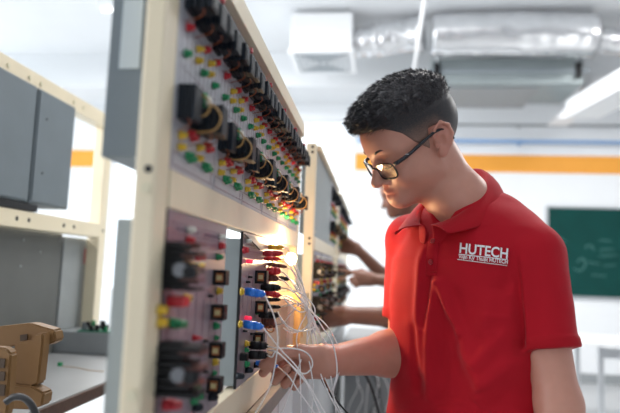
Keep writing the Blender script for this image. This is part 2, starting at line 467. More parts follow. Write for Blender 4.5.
def stud(parent, p, kind='black', r=.003, L=.006, name='stud'):
    a = Vector(p)
    return MB().cyl(a, a + Vector((L, 0, 0)), r, r * .85, M[kind]).ball(a + Vector((L, 0, 0)), r * .85, M[kind], 8).build(name, None, parent)

def upper_module(label, Y0, X=PXN, Z0=1.3715, w=.163):
    t = empty('trainer_module', (X, Y0, Z0), label, 'trainer module', 'upper row trainer modules')
    MB().box((-.003, .001, .0), (0, w, .2645), bev=.0006).build('face_plate', M['panel'], t)
    MB().box((-.078, .002, .012), (-.003, w - .001, .26)).build('housing', M['grey'], t)
    ln = MB()
    for z in (.0055, .0195): ln.box((0, .004, z), (.0004, w - .003, z + .0009))
    for yy in (.004, .150): ln.box((0, yy, .0055), (.0004, yy + .001, .0195))
    for z in (.118, .170): ln.box((0, .01, z), (.0004, w - .01, z + .0006))
    for yy in np.linspace(.012, w - .014, 9): ln.box((0, yy, .06), (.0004, yy + .0005, .17))
    ln.build('printed_lines', M['printk'], t)
    for y in (.027, .094, .140): jack(t, (0, y, .167), 'red')
    for y in (.066, .115):
        jack(t, (0, y, .1568), 'yellow', r=.0042); jack(t, (0, y, .1425), 'yellow', r=.0042)
    for y in (.025, .089, .138): jack(t, (0, y, .1352), 'green')
    for y in (.0235, .0885):
        jack(t, (0, y, .0410), 'yellow', r=.0043); jack(t, (0, y, .0279), 'yellow', r=.0043)
        jack(t, (0, y + .028, .0495), 'red', L=.010, dbl=True)
        jack(t, (0, y + .026, .0235), 'green', L=.010, dbl=True)
    # upper row of finned contactor blocks
    for yy, zz, n_ in ((.014, .184, 4), (.050, .180, 5), (.088, .184, 4), (.126, .180, 5)):
        fin_block(t, (0, yy, zz), (.034, .026, .076), n_, m='blackb', slope=1.45, gap=.22)
    MB().box((.002, .078, .222), (.026, .086, .229), M['red'], bev=.001).build('red_terminal_strip', None, t)
    # lower row of relays with wire loops
    fin_block(t, (0, .010, .057), (.021, .026, .039), 3, 'relay', wires=1, gap=.08, m='blackb')
    fin_block(t, (.0, .056, .052), (.040, .024, .034), 5, 'relay', wires=1, gap=.12, m='blackb')
    fin_block(t, (.0, .106, .060), (.026, .024, .032), 3, 'relay', wires=1, gap=.08)
    MB().box((0, .042, .080), (.022, .052, .096), M['green'], bev=.001).box((.022, .043, .082), (.026, .051, .092), M['whitep']).build('green_terminal', None, t)
    MB().box((0, .090, .078), (.020, .100, .092), M['green'], bev=.001).box((.020, .091, .08), (.024, .099, .088), M['whitep']).build('green_terminal', None, t)
    for (y, z, s) in ((.040, .078, 1), (.054, .068, 1.3), (.100, .074, 1.1)):
        MB().tube([(.004, y, z + .010 * s), (.020 * s, y - .006, z + .012 * s), (.030 * s, y - .007, z + .002), (.026 * s, y - .006, z - .010 * s), (.012 * s, y - .004, z - .013 * s), (.001, y, z - .010 * s)], .0013, M['wirey'], seg=6, sub=5).build('wire_loop', None, t)
        MB().tube([(.004, y + .003, z + .008 * s), (.016 * s, y - .003, z + .010 * s), (.024 * s, y - .004, z), (.018 * s, y - .003, z - .008 * s), (.002, y, z - .012 * s)], .0009, M['wireb'], seg=6, sub=5).build('wire_loop', None, t)
    return t
um0 = upper_module('upper row trainer module directly beside the foreground post', .585)
for k in range(1, 6):
    c = copy_tree(um0); c.location = (PXN, .585 + .165 * k, 1.3715)
    c['label'] = ['', 'second upper row trainer module from the foreground post', 'third upper row trainer module from the foreground post', 'fourth upper row trainer module from the foreground post',
                  'fifth upper row trainer module, just before the last one of the foreground rack', 'last upper row trainer module at the far end of the foreground rack'][k]

# ---- lower row, module beside the foreground post
def lower_base(t, w, h=.2535, m='panel2'):
    MB().box((-.003, .0, .0), (0, w, h), bev=.0006).build('face_plate', M[m], t)
    MB().box((-.056, .002, .004), (-.003, w - .001, h - .012)).build('housing', M['greym'], t)
    MB().box((-.004, -.0012, 0), (.0006, .0006, h)).build('edge_trim', M['black'], t)
    ln = MB()
    for z in (.240, .2285, .222, .050): ln.box((0, .012, z), (.0004, w * .48, z + .0007)).box((0, w * .52, z), (.0004, w - .01, z + .0007))
    rnd = random.Random(3)
    for y0, y1 in ((.03, w * .42), (w * .56, w - .03)):
        y = y0
        while y < y1:
            l = rnd.uniform(.004, .014); ln.box((0, y, .2325), (.0004, y + l, .2365)); y += l + .004
    for k in range(7):
        yy = w * (.08 + .13 * k); z = rnd.uniform(.07, .12); ln.box((0, yy, z), (.0004, yy + .0006, z + rnd.uniform(.04, .09)))
        ln.box((0, yy, z), (.0004, yy + w * .1, z + .0007))
    ln.build('printed_diagram', M['printk'], t)

ZA = 1.0755
tA = empty('trainer_module', (PXN, .587, ZA), 'lower row trainer module beside the foreground post with layered black relays', 'trainer module', 'lower row trainer modules')
lower_base(tA, .245)
OA = Vector((PXN, .587, ZA))
def A(px, py, xm=.005): return at_x(px, py, PXN + xm) - OA
def cyl_at(t, O, px, py, kind, L=.009, r=.0047, dbl=False):
    p = at_x(px, py, PXN + L / 2) - O; p.x = 0
    return jack(t, p, kind, L, r, dbl)
for px, py, k, r, L in ((191, 241, 'red', .0052, .010), (222.5, 246, 'red', .005, .009), (188, 298, 'yellow', .0048, .009), (163, 310, 'yellow', .0052, .010), (163, 322.5, 'yellow', .0052, .010),
                  (220, 257, 'green', .0045, .009), (220, 291, 'yellow', .005, .008), (217, 326, 'green', .005, .008), (217, 338, 'green', .0035, .006), (216, 362, 'yellow', .005, .008), (215, 373, 'green', .0035, .006),
                  (197, 386, 'green', .0052, .009), (200, 396, 'green', .0052, .009), (195, 401, 'green', .0045, .008), (201, 257, 'red', .0045, .012)):
    cyl_at(tA, OA, px, py, k, L, r)
for px, py in ((191, 230), (222.5, 237)): 
    p = A(px, py); p.x = 0; stud(tA, p, 'whitep', .0042, .008, 'white_knob')
p = A(174, 301); p.x = 0; MB().box((0, p.y - .01, p.z - .0055), (.019, p.y + .012, p.z + .0055), M['red'], bev=.0015).build('red_rocker', None, tA)
p = A(174, 323); p.x = 0; jack(tA, p, 'green', L=.016, r=.005, dbl=True)
p = A(168, 405); p.x = 0; jack(tA, p, 'red', L=.016, r=.0055, dbl=True)
p = A(197, 338); p.x = 0; MB().cyl((0, p.y, p.z), (.012, p.y, p.z), .0042, .001, M['red']).build('red_pointer_cap', None, tA)
for px, py in ((211, 296), (206, 341), (198, 348), (197, 353), (206, 372)):
    p = A(px, py, .003); p.x = 0; stud(tA, p, 'black', .0022, .005)
for px, py in ((213, 397), (197.5, 407)):
    p = A(px, py, .005); p.x = 0; stud(tA, p, 'blackb', .006, .008, 'black_knob')
for px, py in ((213, 268), (211, 303), (209, 341), (207, 376)):
    a = at_x(px, py + 17, PXN) - OA; transformer(tA, (0, a.y, a.z), .0205)
# layered relays
def layered_relay(t, O, px0, py0, px1, py1, depth_y, n, label=None):
    a = at_x(px0, py0, PXN) - O; 
    y = a.y
    x1 = at_y(px1, py1, y + O.y).x - PXN; z1 = a.z; z0 = at_y(px0, py1, y + O.y).z - O.z
    mb = MB(); st = (z1 - z0) / n
    mb.box((0, y + .008, z0), (x1 * .55, y + depth_y - .006, z1), M['black'])
    for k in range(n):
        e = x1 * (1 - .18 * ((k * 7) % 3))
        mb.box((0, y + .002 * (k % 2), z0 + k * st), (e, y + depth_y, z0 + k * st + st * .58), M['black'], bev=.0008)
        if k % 2: mb.box((x1 * .5, y + .003, z0 + k * st + st * .6), (x1 * 1.05, y + depth_y - .004, z0 + k * st + st * .9), M['brown'])
    o = mb.build('layered_relay', None, t)
    zc = (z0 + z1) / 2
    MB().cyl((x1 * .55, y - .003, zc - .004), (x1 * .55, y + .012, zc - .004), .0075, m=M['coil'], seg=20).cyl((x1 * .85, y - .004, zc - .006), (x1 * .85, y + .012, zc - .006), .0065, m=M['black'], seg=20).build('coil', None, o)
    return o
layered_relay(tA, OA, 164, 241, 194, 290, .035, 8)
MB().tube([at_y(181, 262, .625) - OA, at_y(192, 264, .625) - OA, at_y(204, 265, .64) - OA], .0022, M['yellow'], seg=8).build('yellow_lead', None, tA)
layered_relay(tA, OA, 157, 343, 196, 397, .035, 7)
MB().tube([at_y(176, 369, .618) - OA, at_y(182, 364, .61) - OA, at_y(193, 364, .61) - OA, at_y(198, 371, .61) - OA, at_y(197, 376, .62) - OA], .0022, M['yellow'], seg=8).build('yellow_lead', None, tA)
MB().ball(at_y(185, 374, .605) - OA, .009, M['blackb']).build('black_core', None, tA)
MB().ball(at_y(195, 379, .61) - OA, .005, M['red'], scale=(1.5, 1, .7)).build('red_tip', None, tA)

# ---- lower row, module with the patch leads
OB = Vector((PXN, .937, ZA))
tB = empty('trainer_module', OB, 'lower row trainer module crowded with patch plugs where the man works', 'trainer module', 'lower row trainer modules')
lower_base(tB, .262)
def BJ(px, py, kind, L=.009, r=.0047, dbl=False): return cyl_at(tB, OB, px, py, kind, L, r, dbl)
BJ(246, 250, 'red', .010, .006); BJ(242.5, 291.5, 'yellow', .006, .0062); BJ(241, 324, 'yellow', .006, .0062)
BJ(247.5, 343.5, 'yellow', .008, .005); BJ(247, 350, 'green', .007, .004); BJ(247.5, 364, 'green', .008, .0055); BJ(258, 312, 'green', .008, .005)
BJ(258, 334, 'yellow', .008, .0045)
p = at_x(245.5, 241, PXN) - OB; p.x = 0; stud(tB, p, 'whitep', .0042, .008, 'white_knob')
for px, py, s in ((255, 268, .024), (255, 298, .023), (253, 329, .021)):
    a = at_x(px, py + 15.5, PXN) - OB; transformer(tB, (0, a.y, a.z), s)
for px, py in ((251, 261.5), (249.5, 318)):
    a = at_x(px, py, PXN + .008) - OB
    MB().cyl((0, a.y, a.z), (.009, a.y, a.z), .0035, m=M['pink']).ball((.009, a.y, a.z), .0035, M['pink']).build('indicator_lamp', None, tB)
for px, py in ((239, 376), (248, 370), (256.5, 365)):
    p = at_x(px, py, PXN + .004) - OB; p.x = 0; stud(tB, p, 'blackb', .0055, .009, 'black_knob')
p = at_x(239.5, 357, PXN) - OB
MB().box((0, p.y, p.z - .006), (.013, p.y + .012, p.z + .006), M['black'], bev=.001).build('push_switch', None, tB)
for px, py in ((250, 277), (248, 282), (252, 334), (245, 331)):
    p = at_x(px, py, PXN + .003) - OB; p.x = 0; stud(tB, p, 'black', .0022, .006)
# angled grey duct-like ribbon tray at the top of the module
a = [at_x(243, 234, PXN + .001) - OB, at_x(252, 236, PXN + .001) - OB, at_x(263, 249, PXN + .004) - OB, at_x(259, 250, PXN + .004) - OB]
MB().prism(a, (.004, 0, 0), M['coil']).build('ribbon_cable', None, tB)
# dark relays between the sockets
for px, py, L, h, k in ((261, 322, .026, .015, 'brown'), (264, 258, .018, .008, 'brown')):
    p = at_x(px, py, PXN) - OB
    fin_block(tB, (0, p.y, p.z - h / 2), (L, .016, h), 4, 'relay', k, wires=2)
for i, (px, py) in enumerate(((264, 324), (266, 328), (268, 320))):
    p = at_y(px, py, 1.13) - OB
    MB().tube([p, p + Vector((.008, -.004, .006)), p + Vector((.016, 0, -.002)), p + Vector((.010, .004, -.008)), p + Vector((.002, 0, -.004))], .0011, M['copper'], seg=6, sub=4).build('wire_loop', None, tB)

# incandescent lamps glowing on the far end of the lower row
for (px, py, Y, lab, pw) in ((291, 259, 1.34, 'glowing incandescent lamp behind the plugs, the lower and right one', 1.7), (274, 240, 1.30, 'glowing incandescent lamp above the yellow plug under the middle rail', 1.3)):
    c = at_y(px, py, Y)
    t = empty('signal_lamp', c, lab, 'lamp', 'glowing lamps on the foreground rack')
    mb = MB().ball((0, 0, 0), .0125, M['glow'], 20, (1, 1, 1.15))
    mb.build('glass_bulb', None, t)
    MB().cyl((-.034, 0, 0), (-.010, 0, 0), .008, m=M['brass'], seg=16).build('bulb_socket', None, t)
    l = bpy.data.lights.new('bulb_light', 'POINT'); l.energy = pw; l.color = (1, .66, .36); l.shadow_soft_size = .014
    lo = bpy.data.objects.new('bulb_light', l); COL.objects.link(lo); lo.parent = t; lo.location = (.018, 0, -.002)

# lamp board at the far end of the lower row
OL = Vector((PXN - .02, 1.21, ZA))
tL = empty('lamp_board', OL, 'cream lamp board filling the far end of the foreground rack lower row', 'lamp board')
MB().box((-.02, 0, .12), (0, .365, .2535), M['cream'], bev=.001).build('face_plate', None, tL)
# cream box under the lamps
OX = Vector((-.19, 1.30, ZA))
tX = empty('power_supply', OX, 'cream enamelled supply box under the glowing lamps beyond the patch plugs', 'power supply')
MB().box((-.13, 0, .0), (-.002, .10, .132), bev=.018).build('casing', M['pinkbox'], tX)
MB().box((-.13, .1005, .0), (.012, .265, .136), bev=.004).build('cabinet_side', M['lamplit_box'], tX)
MB().box((.012, .13, .03), (.014, .24, .11)).build('front_plate', M['lamplit_box'], tX)

# ---- bench below the racks
t = empty('workbench', (-.27, .53, 0), 'long bench with a dark edged worktop carrying the foreground rack', 'workbench')
sub(MB().box((-.33, .53, .985), (-.2, 1.66, 1.018), bev=.003).build('worktop', M['worn'], t))
for i in range(4):
    y0 = .63 + i * .235
    o = sub(MB().box((-.32, y0, .12), (-.212, y0 + .225, .975), bev=.003).build('cupboard', M['drawer'], t))
    for z in (.35, .62, .83): MB().box((-.2125, y0 + .02, z), (-.2105, y0 + .21, z + .004), M['hole']).box((-.211, y0 + .1, z - .05), (-.204, y0 + .16, z - .042), M['alu']).build('drawer_gap', None, o)
sub(MB().box((-.31, .64, .0), (-.24, 1.56, .12)).build('plinth', M['black'], t))

# ---- modules on the racks farther along the row
XF = -.190
FL_U = ['second rack upper trainer module nearest the camera', 'second rack upper trainer module in the middle of its row', 'second rack upper trainer module beside the raised hand']
k = 0
def put(src, X, Y, Z, label, group):
    c = copy_tree(src); c.location = (X, Y, Z); c['label'] = label; c['group'] = group; return c
t = empty('blank_panel', (XF, 1.76, 1.3715), 'plain blue-grey blank panel filling the near end of the second rack upper row', 'panel')
MB().box((-.003, 0, 0), (0, .545, .2645), bev=.0008).build('face_plate', M['greym'], t)
MB().box((-.05, .01, .01), (-.003, .53, .25)).build('housing', M['grey'], t)
for y in (.02, .525):
    for z in (.015, .25): MB().cyl((0, y, z), (.0015, y, z), .003, m=M['bolt']).build('screw', None, t)
def thin(c, keep=1):
    for ch in [o for o in COL.objects if o.parent == c and (o.name.startswith('contact_block') or o.name.startswith('red_terminal') or o.name.startswith('paper_label') or o.name.startswith('short_wire'))]:
        if ch.name.startswith('contact_block') and keep > 0 and ch.data.name.endswith('001'): continue
        bpy.data.objects.remove(ch)
for i, Y in enumerate((2.31, 2.475)):
    thin(put(um0, XF, Y, 1.3715, 'upper trainer module of the second rack, %s after the blank panel' % ['first', 'second'][i], 'upper modules of the second rack'))
for i, Y in enumerate((1.76, 2.01, 2.26)):
    put(tA, XF, Y, ZA, 'lower trainer module of the second rack, %s from its near post' % ['first', 'second', 'third'][i], 'lower modules of the second rack')
for i, Y in enumerate((2.86, 3.03, 3.2, 3.37, 3.54)):
    thin(put(um0, XF, Y, 1.3715, 'upper trainer module of the farthest rack, %s from its near post' % ['first', 'second', 'third', 'fourth', 'fifth'][i], 'upper modules of the farthest rack'))
for i, Y in enumerate((2.86, 3.11, 3.36)):
    put(tA, XF, Y, ZA, 'lower trainer module of the farthest rack, %s from its near post' % ['first', 'second', 'third'][i], 'lower modules of the farthest rack')
t = empty('workbench', (-.4, 1.75, 0), 'pale bench with wires carrying the racks farther along the row', 'workbench')
sub(MB().box((-.62, 1.72, .985), (-.172, 3.87, 1.018), bev=.003).build('worktop', M['greyl'], t))
for i in range(7):
    y0 = 1.74 + i * .3
    o = sub(MB().box((-.6, y0, .12), (-.19, y0 + .29, .975), bev=.003).build('cupboard', M['drawer'], t))
    MB().box((-.1905, y0 + .02, .5), (-.189, y0 + .27, .504), M['hole']).build('drawer_gap', None, o)
sub(MB().box((-.6, 1.76, .0), (-.22, 3.82, .12)).build('plinth', M['black'], t))
# grey equipment cart standing past the bench under the arms
t = empty('equipment_cart', (.05, 3.2, 0), 'pale grey equipment cart with a tangle of wires standing below the reaching arms', 'cart')
sub(MB().box((-.145, 2.9, .10), (.085, 3.6, .90), bev=.01).build('cabinet', M['greyl'], t))
sub(MB().box((-.155, 2.88, .90), (.095, 3.62, .93), bev=.004).build('cart_top', M['tabletop'], t))
rr = random.Random(5)
for i in range(10):
    x = rr.uniform(-.10, .03); z = rr.uniform(.75, .92)
    sub(MB().tube([(x, 2.872, z), (x + rr.uniform(-.02, .04), 2.86, z - .08), (x + rr.uniform(-.03, .05), 2.865, z - .2), (x + rr.uniform(-.02, .04), 2.872, z - .34)], .0025, M[['wirew', 'wireb', 'wirew'][i % 3]], seg=5, sub=5).build('hanging_wire', None, t))
for (x, z) in ((-.03, .84), (-.12, .8)):
    sub(MB().box((x - .03, 2.86, z - .015), (x + .03, 2.885, z + .015), bev=.004).build('socket_block', M['hole'], t))
for x in (-.15, .05):
    for y in (2.94, 3.56):
        sub(MB().cyl((x - .012, y, .045), (x + .012, y, .045), .045, m=M['black'], seg=16).box((x - .015, y - .02, .045), (x + .015, y + .02, .10), M['alu']).build('caster', None, t))

# ---- patch leads
def plug_geo(a, b, r, kind, bend=None):
    a = Vector(a); b = Vector(b); d = b - a
    mb = MB()
    mb.cyl(a, a + d * .12, r * .8, m=M[kind], seg=14).cyl(a + d * .10, a + d * .55, r * 1.0, r * 1.0, M[kind], 14).cyl(a + d * .53, a + d * .88, r * 1.0, r * .86, M[kind], 14)
    mb.cyl(a + d * .86, b, r * .74, r * .40, M[kind], 14)
    mb.cyl(a + d * .58, a + d * .61, r * 1.06, m=M[kind], seg=14)
    return mb
def lead(label, base, tip, kind, r, wire, onpanel=True, Y=None, group='white patch leads', wr=.00125):
    Yb = at_x(base[0], base[1], PXN).y if Y is None else Y
    a = at_y(base[0], base[1], Yb); b = at_y(tip[0], tip[1], Yb)
    o = empty('patch_lead', a, label, 'patch lead', group)
    pl = sub(plug_geo(a, b, r * (1.0 if kind == 'blue' else 1.22), kind).build('plug', None, o))
    tipend = b
    pts = [b - (b - a) * .06] + [at_y(x, y, yy) for x, y, yy in wire]
    sub(MB().tube(pts, wr, M['wirew'], seg=7, sub=8).build('cable', None, o))
    return o
NODE = [(303, 300, 1.12), (308, 311, 1.11)]
lead('blue plug patch lead, upper of the two blue plugs at the left of the cluster', (244, 291), (265.5, 294.5), 'blue', .0070, [(269, 304, .96), (274.5, 318, .97), (277.5, 334, .98), (277, 352, .98), (271.5, 382, .97), (262, 402, .96), (251, 420, .95)])
lead('blue plug patch lead, lower of the two blue plugs at the left of the cluster', (242.5, 323.5), (263.5, 327), 'blue', .0070, [(269, 335, .97), (281, 350, .99), (297.5, 368, 1.0), (315, 396, 1.0), (328, 418, 1.0)])
lead('patch lead with the topmost yellow plug beside the lamp', (268.5, 247), (284, 247.5), 'yellow', .0044, [(290, 252, 1.18), (299, 272, 1.16), (305, 295, 1.14), (309, 312, 1.12), (317, 330, 1.1), (329, 348, 1.08), (337, 372, 1.07), (332.5, 391, 1.06)])
lead('patch lead with the long dull red plug below the yellow one', (263, 253.5), (283, 253.5), 'red', .0048, [(289, 258, 1.14), (301, 280, 1.12), (309, 305, 1.1), (321, 325, 1.08), (333, 345, 1.06), (337, 372, 1.05), (331, 392, 1.05)])
lead('patch lead with a thin brown plug and green tip', (268, 264), (287, 267), 'brown', .0036, [(293, 272, 1.18), (301, 290, 1.15), (306, 306, 1.12), (309, 325, 1.10), (318, 364, 1.07), (326, 388, 1.05), (342, 418, 1.04)])
lead('patch lead with a bright red plug just above the brown plugs', (267, 271), (281, 271), 'red', .0068, [(287, 276, 1.14), (298, 291, 1.12), (306, 306, 1.10), (315, 322, 1.08), (312, 329, 1.07), (300, 331, 1.06), (289, 327, 1.06), (281, 318, 1.08), (278, 312, 1.10)])
lead('patch lead with a dark brown plug left of the bright wires', (266.5, 278), (279, 278.5), 'brown', .0055, [(285, 282, 1.14), (294, 292, 1.12), (304, 305, 1.10), (311, 322, 1.09), (317.5, 343, 1.08), (323, 372, 1.07), (335, 400, 1.06), (345, 420, 1.05)])
lead('patch lead with a dark plug reaching out beside the dark brown one', (274, 277.5), (290, 279), 'black', .0046, [(296, 285, 1.2), (303, 297, 1.18), (309, 309, 1.15), (327, 326, 1.12), (338, 346, 1.1), (340.5, 365, 1.08), (334, 388, 1.07), (332, 394, 1.06)])
lead('patch lead with the black plug ending in a blue collar', (261, 287), (281, 288), 'black', .0060, [(288, 289, 1.09), (298, 296, 1.08), (307, 308, 1.08), (300, 312, 1.08), (288, 303, 1.07), (283, 296, 1.08)])
a = at_y(279.5, 288, 1.125); b = at_y(284, 288.5, 1.125)
lead('patch lead with the angled red plug above the lower black plug', (265, 292.5), (281, 295.5), 'red', .0052, [(288, 297, 1.12), (299, 303, 1.11), (307, 311, 1.10), (300, 326, 1.08), (296.5, 340, 1.06), (299.5, 357, 1.05), (300.5, 385, 1.04), (301, 418, 1.04)])
lead('patch lead with a flat black plug under the angled red one', (267, 299.5), (281, 299.5), 'black', .0036, [(288, 300, 1.15), (299, 306, 1.13), (308, 313, 1.12), (310, 330, 1.1), (305, 348, 1.07), (292, 386, 1.04), (280, 418, 1.02)])
lead('patch lead with a black plug beside the copper windings', (259, 314.5), (279, 315.5), 'black', .0058, [(283, 322, 1.10), (290, 330, 1.09), (301, 331, 1.08), (311, 322, 1.08), (315, 310, 1.09), (309, 300, 1.10), (300, 293, 1.10), (290, 290, 1.11)])
lead('patch lead with the upper black plug below the lower blue plug', (249.5, 345), (268, 346), 'black', .0062, [(276, 348, 1.0), (297, 349, 1.0), (309, 355, 1.0), (312.5, 365, 1.0), (307, 373, 1.0), (299, 372, 1.0), (288, 362, 1.0), (277, 352, 1.01), (268, 350, 1.03)])
lead('patch lead with the lower black plug just above the man\'s hand', (248, 355), (268, 355), 'black', .0062, [(272, 357, .99), (276, 352, .99), (286, 360, .99), (296, 371, .99), (303, 379, .99), (310, 390, 1.0), (322, 418, 1.0)])
lead('patch lead with a short dull red plug at the bright lamp, third from the top', (264, 258.5), (281, 259), 'red', .0038, [(290, 266, 1.17), (302, 288, 1.13), (308, 310, 1.11), (322, 338, 1.09), (330, 372, 1.07), (337, 418, 1.05)])
lead('patch lead with a thin black plug ending just above the copper windings', (264, 306.5), (281, 307), 'black', .0034, [(290, 305, 1.14), (300, 304, 1.13), (310, 314, 1.11), (306, 327, 1.10), (293, 333, 1.09), (283, 328, 1.09)])
lead('patch lead with the brown plug low in the cluster over the copper windings', (262, 325), (277, 325.5), 'brown', .0046, [(284, 322, 1.12), (292, 312, 1.11), (302, 303, 1.10), (309, 312, 1.09), (307, 345, 1.07), (313, 385, 1.05), (311, 418, 1.04)])
hy = 1.06
lead('patch lead with the short blue plug held between thumb and forefinger of the man', (256, 362.5), (278.5, 366.5), 'blue', .0050, [(283, 371, 1.04), (290, 378, 1.0), (299, 392, 1.0), (308, 404, 1.0), (318, 418, 1.0)], Y=hy)
# black lead with alligator clip
o = empty('clip_lead', at_y(322, 377, 1.12), 'black test lead with a copper clip hanging below the man\'s wrist', 'test lead')
sub(MB().tube([at_y(321, 375, 1.12), at_y(323.5, 381, 1.12), at_y(327, 388, 1.12)], .0034, M['wireb'], seg=8).build('clip_sleeve', None, o))
sub(MB().tube([at_y(323, 378, 1.117), at_y(327, 384, 1.117), at_y(330, 392, 1.117)], .0016, M['copper'], seg=8).build('copper_jaw', None, o))
sub(MB().tube([at_y(329, 390, 1.12), at_y(332, 394, 1.12), at_y(335, 399, 1.12)], [.0045, .006, .003], M['wireb'], seg=10).build('grip', None, o))
sub(MB().tube([at_y(334, 398, 1.12), at_y(341, 406, 1.12), at_y(350, 416, 1.12)], .0018, M['wireb'], seg=8).build('cable', None, o))
tag(MB().tube([at_y(364, 372, 1.9), at_y(370, 384, 1.9), at_y(375, 399, 1.9), at_y(380, 422, 1.9), at_y(385, 470, 2.0)], .0045, M['wireb'], seg=8).build('black_cable'), 'black cable curving down behind the man\'s forearm', 'cable')

# ================================================================== rear frame at the left
XL = -1.10
zt = .936
def LY(px, py, X=XL): return at_x(px, py, X).y
yp = LY(105, 159)
zt1, zm1 = at_x(60, 86.5, XL).z, at_x(60, 217, XL).z
t = empty('storage_frame', (XL, yp, zt), 'cream steel frame at the far left holding the grey cabinets', 'rack')
for Yp in (yp, .30):
    o = sub(MB().box((XL - .05, Yp, zt), (XL, Yp + .055, zt1), bev=.003).build('post', M['cream'], t))
    MB().cyl((XL - .001, Yp + .027, zm1 - .026), (XL + .001, Yp + .027, zm1 - .026), .006, m=M['hole']).build('bolt_hole', None, o)
for nm, z0, z1 in (('top_rail', zt1 - .054, zt1), ('middle_rail', zm1 - .054, zm1)):
    o = sub(MB().box((XL - .05, .355, z0), (XL, yp, z1), bev=.002).build(nm, M['cream'], t))
    for px in (0, 23, 35, 70, 80):
        yy = LY(px, 150)
        MB().cyl((XL - .001, yy, (z0 + z1) / 2), (XL + (.004 if z0 > 1.6 else .001), yy, (z0 + z1) / 2), .007, m=M['bolt'] if z0 > 1.6 else M['hole']).build('bolt', None, o)
ca = [LY(0, 68) - .3, LY(30, 150), LY(32, 150), LY(70, 155)]
cz0, cz1 = zm1 + .028, at_x(45, 92, XL).z
for (ya, yb, lab) in ((ca[0], ca[1], 'dark blue-grey cabinet hanging on the left frame, cut by the picture edge'), (ca[2], ca[3], 'dark blue-grey cabinet hanging on the left frame, the complete narrow one')):
    t = empty('wall_cabinet', (XL, ya, cz0), lab, 'cabinet', 'grey cabinets on the left frame')
    sub(MB().box((XL - .19, ya, cz0), (XL + .006, yb, cz1), bev=.004).build('cabinet_body', M['grey'], t))
    sub(MB().box((XL + .006, ya + .006, cz0 + .006), (XL + .010, yb - .006, cz1 - .006), bev=.001).build('cover_panel', M['grey'], t))
    for z in (cz1 - .09, cz1 - .27):
        sub(MB().cyl((XL + .009, ya + .05, z), (XL + .012, ya + .05, z), .0035, m=M['hole']).build('screw', None, t))
tag(MB().box((XL - .03, .8, zm1 + .002), (XL + .004, LY(37, 205), zm1 + .024), bev=.002).build('cable_tray', M['black']), 'black strip lying on the middle rail under the grey cabinets', 'tray')
# lower cabinets behind the frame
XB = -1.16
b = at_x(63, 234, XB); c = at_x(89, 239, XB)
t = empty('equipment_cabinet', (XB, .9, zt), 'large dull grey sheet cabinet standing on the table at the far left', 'cabinet')
sub(MB().box((XB - .25, .85, zt + .0005), (XB, b.y, b.z), bev=.004).build('cabinet_body', M['greyd'], t))
for px, py in ((23, 240), (60, 241), (20, 266), (40, 252)):
    q = at_x(px, py, XB); sub(MB().cyl((XB - .001, q.y, q.z), (XB + .003, q.y, q.z), .004, m=M['greyl']).build('screw', None, t))
LB = 1.014
# low box with a circuit board
yb0 = tab_y = (zt - ZC) / ray(80, 364).z * ray(80, 364).y
t = empty('instrument_box', (-1.1, yb0, zt), 'low grey instrument box at the back of the table with a green board on top', 'box')
sub(MB().box((-1.40, max(yb0, b.y + .012), zt + .0005), (-.90, c.y + .02, LB), bev=.004).build('casing', M['greyl'], t))
t = empty('equipment_cabinet', (XB, b.y + .02, LB), 'narrow paler grey cabinet standing on the low instrument box', 'cabinet')
sub(MB().box((XB - .2, max(yb0, b.y + .012), LB + .0005), (XB + .001, c.y, c.z), bev=.004).build('cabinet_body', M['greyl'], t))
sub(MB().box((XB + .001, c.y - .03, c.z - .10), (XB + .003, c.y - .022, c.z - .04)).build('marking_strip', M['red'], t))
# table
t = empty('shelf_table', (-1.1, 1.2, 0), 'pale grey laminate table with a worn brown edge at the lower left', 'table')
XE = -.752
sub(MB().box((-1.50, .28, .912), (XE, 2.62, zt)).build('tabletop', M['tabletop'], t))
sub(MB().box((XE + .0005, .28, .903), (XE + .008, 2.62, .934), bev=.002).build('edge_strip', M['edge'], t))
for y in (.35, 2.5):
    for x in (-1.46, -.80): sub(MB().box((x, y, 0), (x + .035, y + .035, .912)).build('leg', M['cream'], t))
y0 = max(yb0, b.y + .012)
t2 = empty('circuit_board', (-1.0, y0 + .06, LB), 'small green circuit board lying on the low grey box beside the cream post', 'circuit board')
sub(MB().box((-1.085, y0 + .005, LB + .0005), (-.915, y0 + .11, LB + .005)).build('board', M['pcb'], t2))
rr = random.Random(11)
for i in range(16):
    x = rr.uniform(-1.08, -.935); y = rr.uniform(y0 + .01, y0 + .09); h = rr.uniform(.008, .030)
    sub(MB().box((x, y, LB + .005), (x + rr.uniform(.006, .018), y + rr.uniform(.004, .012), LB + .005 + h), bev=.0006).build('component', M[['black', 'blackb', 'whitep', 'green', 'coil', 'black'][i % 6]], t2))
# small green terminal with a thin wire on the table
t = empty('green_terminal', (-1.1, 1.95, .936), 'tiny green terminal with a thin wire lying on the grey table', 'terminal')
zt = .936
def tabpt(px, py): 
    d = ray(px, py); s = (zt - ZC) / d.z; return Vector((d.x * s, d.y * s, zt))
g = tabpt(60, 366)
sub(MB().box((g.x - .006, g.y - .006, zt), (g.x + .006, g.y + .006, zt + .012), M['green'], bev=.001).build('terminal_block', None, t))
sub(MB().tube([tabpt(62, 367) + Vector((0, 0, .002)), tabpt(75, 368) + Vector((0, 0, .002)), tabpt(90, 371) + Vector((0, 0, .002)), tabpt(104, 372) + Vector((0, 0, .002))], .0011, M['wirey'], seg=6).build('wire', None, t))

